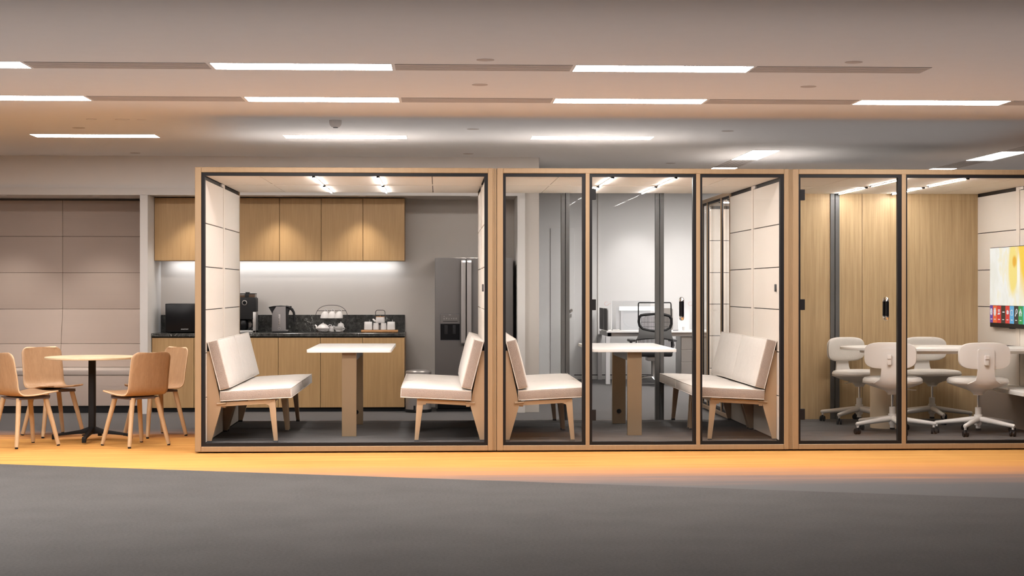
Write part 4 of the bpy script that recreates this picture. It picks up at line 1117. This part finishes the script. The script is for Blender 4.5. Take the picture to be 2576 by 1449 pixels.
for (px, lab) in ((1537, 'thin pink wire curl beside the clear desk screen'), (1748, 'thin pink wire curl at the right end of the far desk')):
    c0 = at(px, 764, DY + .4)
    pts = [(c0.x, DY + .4, c0.z + .0), (c0.x - .02, DY + .4, c0.z + .002), (c0.x - .045, DY + .4, c0.z - .02)] + [(c0.x - .06 + .032 * math.cos(t), DY + .4, c0.z + .0 + .028 * math.sin(t)) for t in [-1.6 - .35 * i for i in range(11)]]
    tag(MB().tube(pts, .0018, 6).build('wire_hook', M['redwire']), lab, 'wire', 'pink wire curls on the far desk')
    if px > 1600: tag(MB().box(c0.x - .003, c0.x + .003, DY + .397, DY + .403, .735, c0.z + .01).build('wire_post', M['frosted']), 'thin white post holding the right pink curl', 'post')
c0 = at(1719.5, 828, DY + .25)
o = thing('paper_cup', 'white cup on the right of the far desk', 'cup', (c0.x, DY + .25, .735)); MB().lathe([(.012, 0), (.018, .05), (.016, .05), (.010, .004)], 20).build('body', M['ceramic'], o)
c0 = at(1699, 831, DY + .2)
tag(MB().prism([(c0.x - .04, DY + .15), (c0.x + .03, DY + .13), (c0.x + .05, DY + .3), (c0.x - .02, DY + .31)], 'z', .735, .742, .001).build('notebook', M['darkgrey']), 'small dark notebook lying on the far desk right of the chair', 'notebook')
c0 = at(1549, 831, DY + .2)
tag(MB().box(c0.x - .05, c0.x + .05, DY + .15, DY + .28, .735, .752, .003).build('paper_stack', M['ceramic']), 'small white stack of papers on the left of the far desk', 'papers')
# ergonomic chair
ex = at(1643.5, 880, 22.2).x
ec = thing('office_chair', 'black mesh office chair with wire headrest frame behind the middle pod', 'office chair', (ex, 22.22, 0))
s2 = 22.0 / F
def q_(px, py): return ((px - 1643.5) * s2, HC - (py - HY) * s2)
back = MB()
ringp = [q_(1604, 800), q_(1608, 794), (q_(1620, 792)), q_(1643, 790.5), q_(1668, 792), q_(1680, 795), q_(1685.5, 802), q_(1686, 815), q_(1683, 826), q_(1672, 832), q_(1650, 834.5), q_(1628, 832.5), q_(1612, 828), q_(1605, 820), q_(1603, 810)]
back.tube([(x, -.17, z) for x, z in ringp], .019, 8, True)
back.build('backrest_frame', M['black'], ec)
mesh = MB()
for i in range(24):
    px = 1610 + i * 3.05
    top = 795.5 + (2.5 if (i < 3 or i > 21) else 0); bot = 830 - (4 if (i < 3 or i > 21) else 0)
    mesh.box(q_(px, 0)[0] - .0045, q_(px, 0)[0] + .0045, -.172, -.168, q_(0, bot)[1], q_(0, top)[1])
for i in range(2): mesh.box(q_(1608, 0)[0], q_(1682, 0)[0], -.172, -.168, q_(0, 811.5 + i * 12)[1], q_(0, 810.3 + i * 12)[1])
mesh.build('backrest_mesh', M['darkgrey'], ec, smooth=False)
MB().prism([q_(1603, 824), q_(1612, 831), q_(1643, 837), q_(1675, 831), q_(1685, 824), q_(1686, 840), q_(1690, 856), q_(1668, 852), q_(1620, 852), q_(1597, 855), q_(1602, 843)], 'y', -.185, -.165, .003).build('lumbar_panel', M['anth'], ec)
low = MB()
low.tube([(x, -.16, z) for x, z in (q_(1597, 856), q_(1620, 852.5), q_(1643, 851), q_(1668, 852.5), q_(1690, 856), q_(1692, 870), q_(1686, 885), q_(1660, 890), q_(1626, 890), q_(1603, 885), q_(1597, 870))], .014, 8, True)
for i in range(26):
    px = 1602 + i * 3.3; low.box(q_(px, 0)[0] - .0045, q_(px, 0)[0] + .0045, -.162, -.158, q_(0, 888)[1], q_(0, 854)[1])
low.build('lower_mesh', M['darkgrey'], ec, smooth=False)
MB().tube([(x, -.16, z) for x, z in (q_(1603.5, 815), q_(1602, 800), q_(1602, 765), q_(1603, 762.5), q_(1605, 761.5), q_(1682, 761.5), q_(1684, 762.5), q_(1685, 765), q_(1686, 800), q_(1686, 815))], .0085, 8).build('headrest_frame', M['black'], ec)
MB().box(-.24, .24, -.2, .26, .40, .47, .03, 4).build('seat', M['black'], ec)
for sg, x in ((-1, -.30), (1, .265)):
    MB().box(x - .04, x + .05, -.1, .16, .60, .635, .014, 3).tube([(x, .02, .6), (x, .02, .46), (x - sg * .06, .02, .40)], [.02, .018, .018], 10).build('armrest', M['darkgrey'], ec)
MB().box(-.09, .09, -.12, .14, .34, .40, .01).build('mechanism', M['steel'], ec)
MB().cyl((0, 0, .1), (0, 0, .35), .028).build('gas_lift', M['steel'], ec)
sb = MB()
for k in range(5):
    a = R(-90 + 72 * k); sb.tube([(0, 0, .12), (math.cos(a) * .15, math.sin(a) * .15, .11), (math.cos(a) * .30, math.sin(a) * .30, .075)], [.028, .022, .015], 10)
sb.build('star_base', M['chrome'], ec)
for k in range(5):
    a = R(-90 + 72 * k); MB().lathe([(.01, -.016), (.028, -.014), (.028, .014), (.01, .016)], 18, Matrix.Translation((math.cos(a) * .30, math.sin(a) * .30, .03)) @ Matrix.Rotation(PI / 2, 4, 'Y')).build('caster', M['black'], ec)

# ================================================================ lights
UC = True
spot('far_wall_spot', (at(1605, 500, 23.3).x, 23.35, CH - .03), 36, 85, .8, (1, .95, .9), .05)
spot('far_wall_spot', (at(1720, 500, 23.3).x, 23.35, CH - .03), 24, 85, .8, (1, .95, .9), .05)
spot('round_table_downlight', (-2.618, 13.71, CH - .01), 60, 120, .8, (1, .84, .66), .05)
def area(name, loc, sx, sy, power, col=(1, .93, .86), rot=(0, 0, 0)):
    l = bpy.data.lights.new(name, 'AREA'); l.shape = 'RECTANGLE'; l.size = sx; l.size_y = sy; l.energy = power; l.color = col
    o = bpy.data.objects.new(name, l); C.objects.link(o); o.location = loc; o.rotation_euler = rot; return o
area('under_cabinet_led', (-1.7, 18.17, uz0 - .006), 2.5, .02, 5.5, (.93, .96, 1.0), (math.radians(25), 0, 0))
area('office_ceiling_panel', (4.0, 20.6, CH - .02), 3.0, 1.6, 60, (1, .97, .94))
for x_, y_, p_ in ((-4.3, 8.6, 130), (-5.4, 10.4, 75), (-5.4, 12.2, 65)): area('left_floor_fill', (x_, y_, CH - .02), 1.2, .3, p_, (1, .95, .91))  # unseen lamps added out of view to brighten the left floor

area('hall_ceiling_fill', (.5, 10.4, 2.06), 13, 4.6, 37, (1, .91, .89), (PI, 0, 0))  # added fill facing up to brighten the ceiling, has no fixture
area('pod_ceiling_fill', (1.7, 14.6, 2.33), 7.0, 2.2, 8.5, (1, .92, .88), (PI, 0, 0))  # added fill over the pods, lifts the ceiling there; no fixture
w = bpy.data.worlds.new('world'); bpy.context.scene.world = w; w.use_nodes = True
w.node_tree.nodes['Background'].inputs['Color'].default_value = (.62, .575, .575, 1); w.node_tree.nodes['Background'].inputs['Strength'].default_value = .03

cam = bpy.data.cameras.new('camera'); co = bpy.data.objects.new('camera', cam); C.objects.link(co)
cam.sensor_width = 36; cam.lens = 36 * F / 2576; cam.shift_y = .6 / 2576; cam.clip_end = 100
co.location = (0, 0, HC); co.rotation_euler = (PI / 2, 0, -TH)
sc = bpy.context.scene; sc.camera = co
sc.view_settings.view_transform = 'Standard'; sc.view_settings.look = 'None'; sc.view_settings.exposure = 0
cy = sc.cycles
cy.use_adaptive_sampling = True; cy.adaptive_threshold = .02; cy.max_bounces = 8; cy.diffuse_bounces = 4; cy.glossy_bounces = 4; cy.transparent_max_bounces = 24; cy.sample_clamp_indirect = 6; cy.use_denoising = True
cy.caustics_reflective = False; cy.caustics_refractive = False
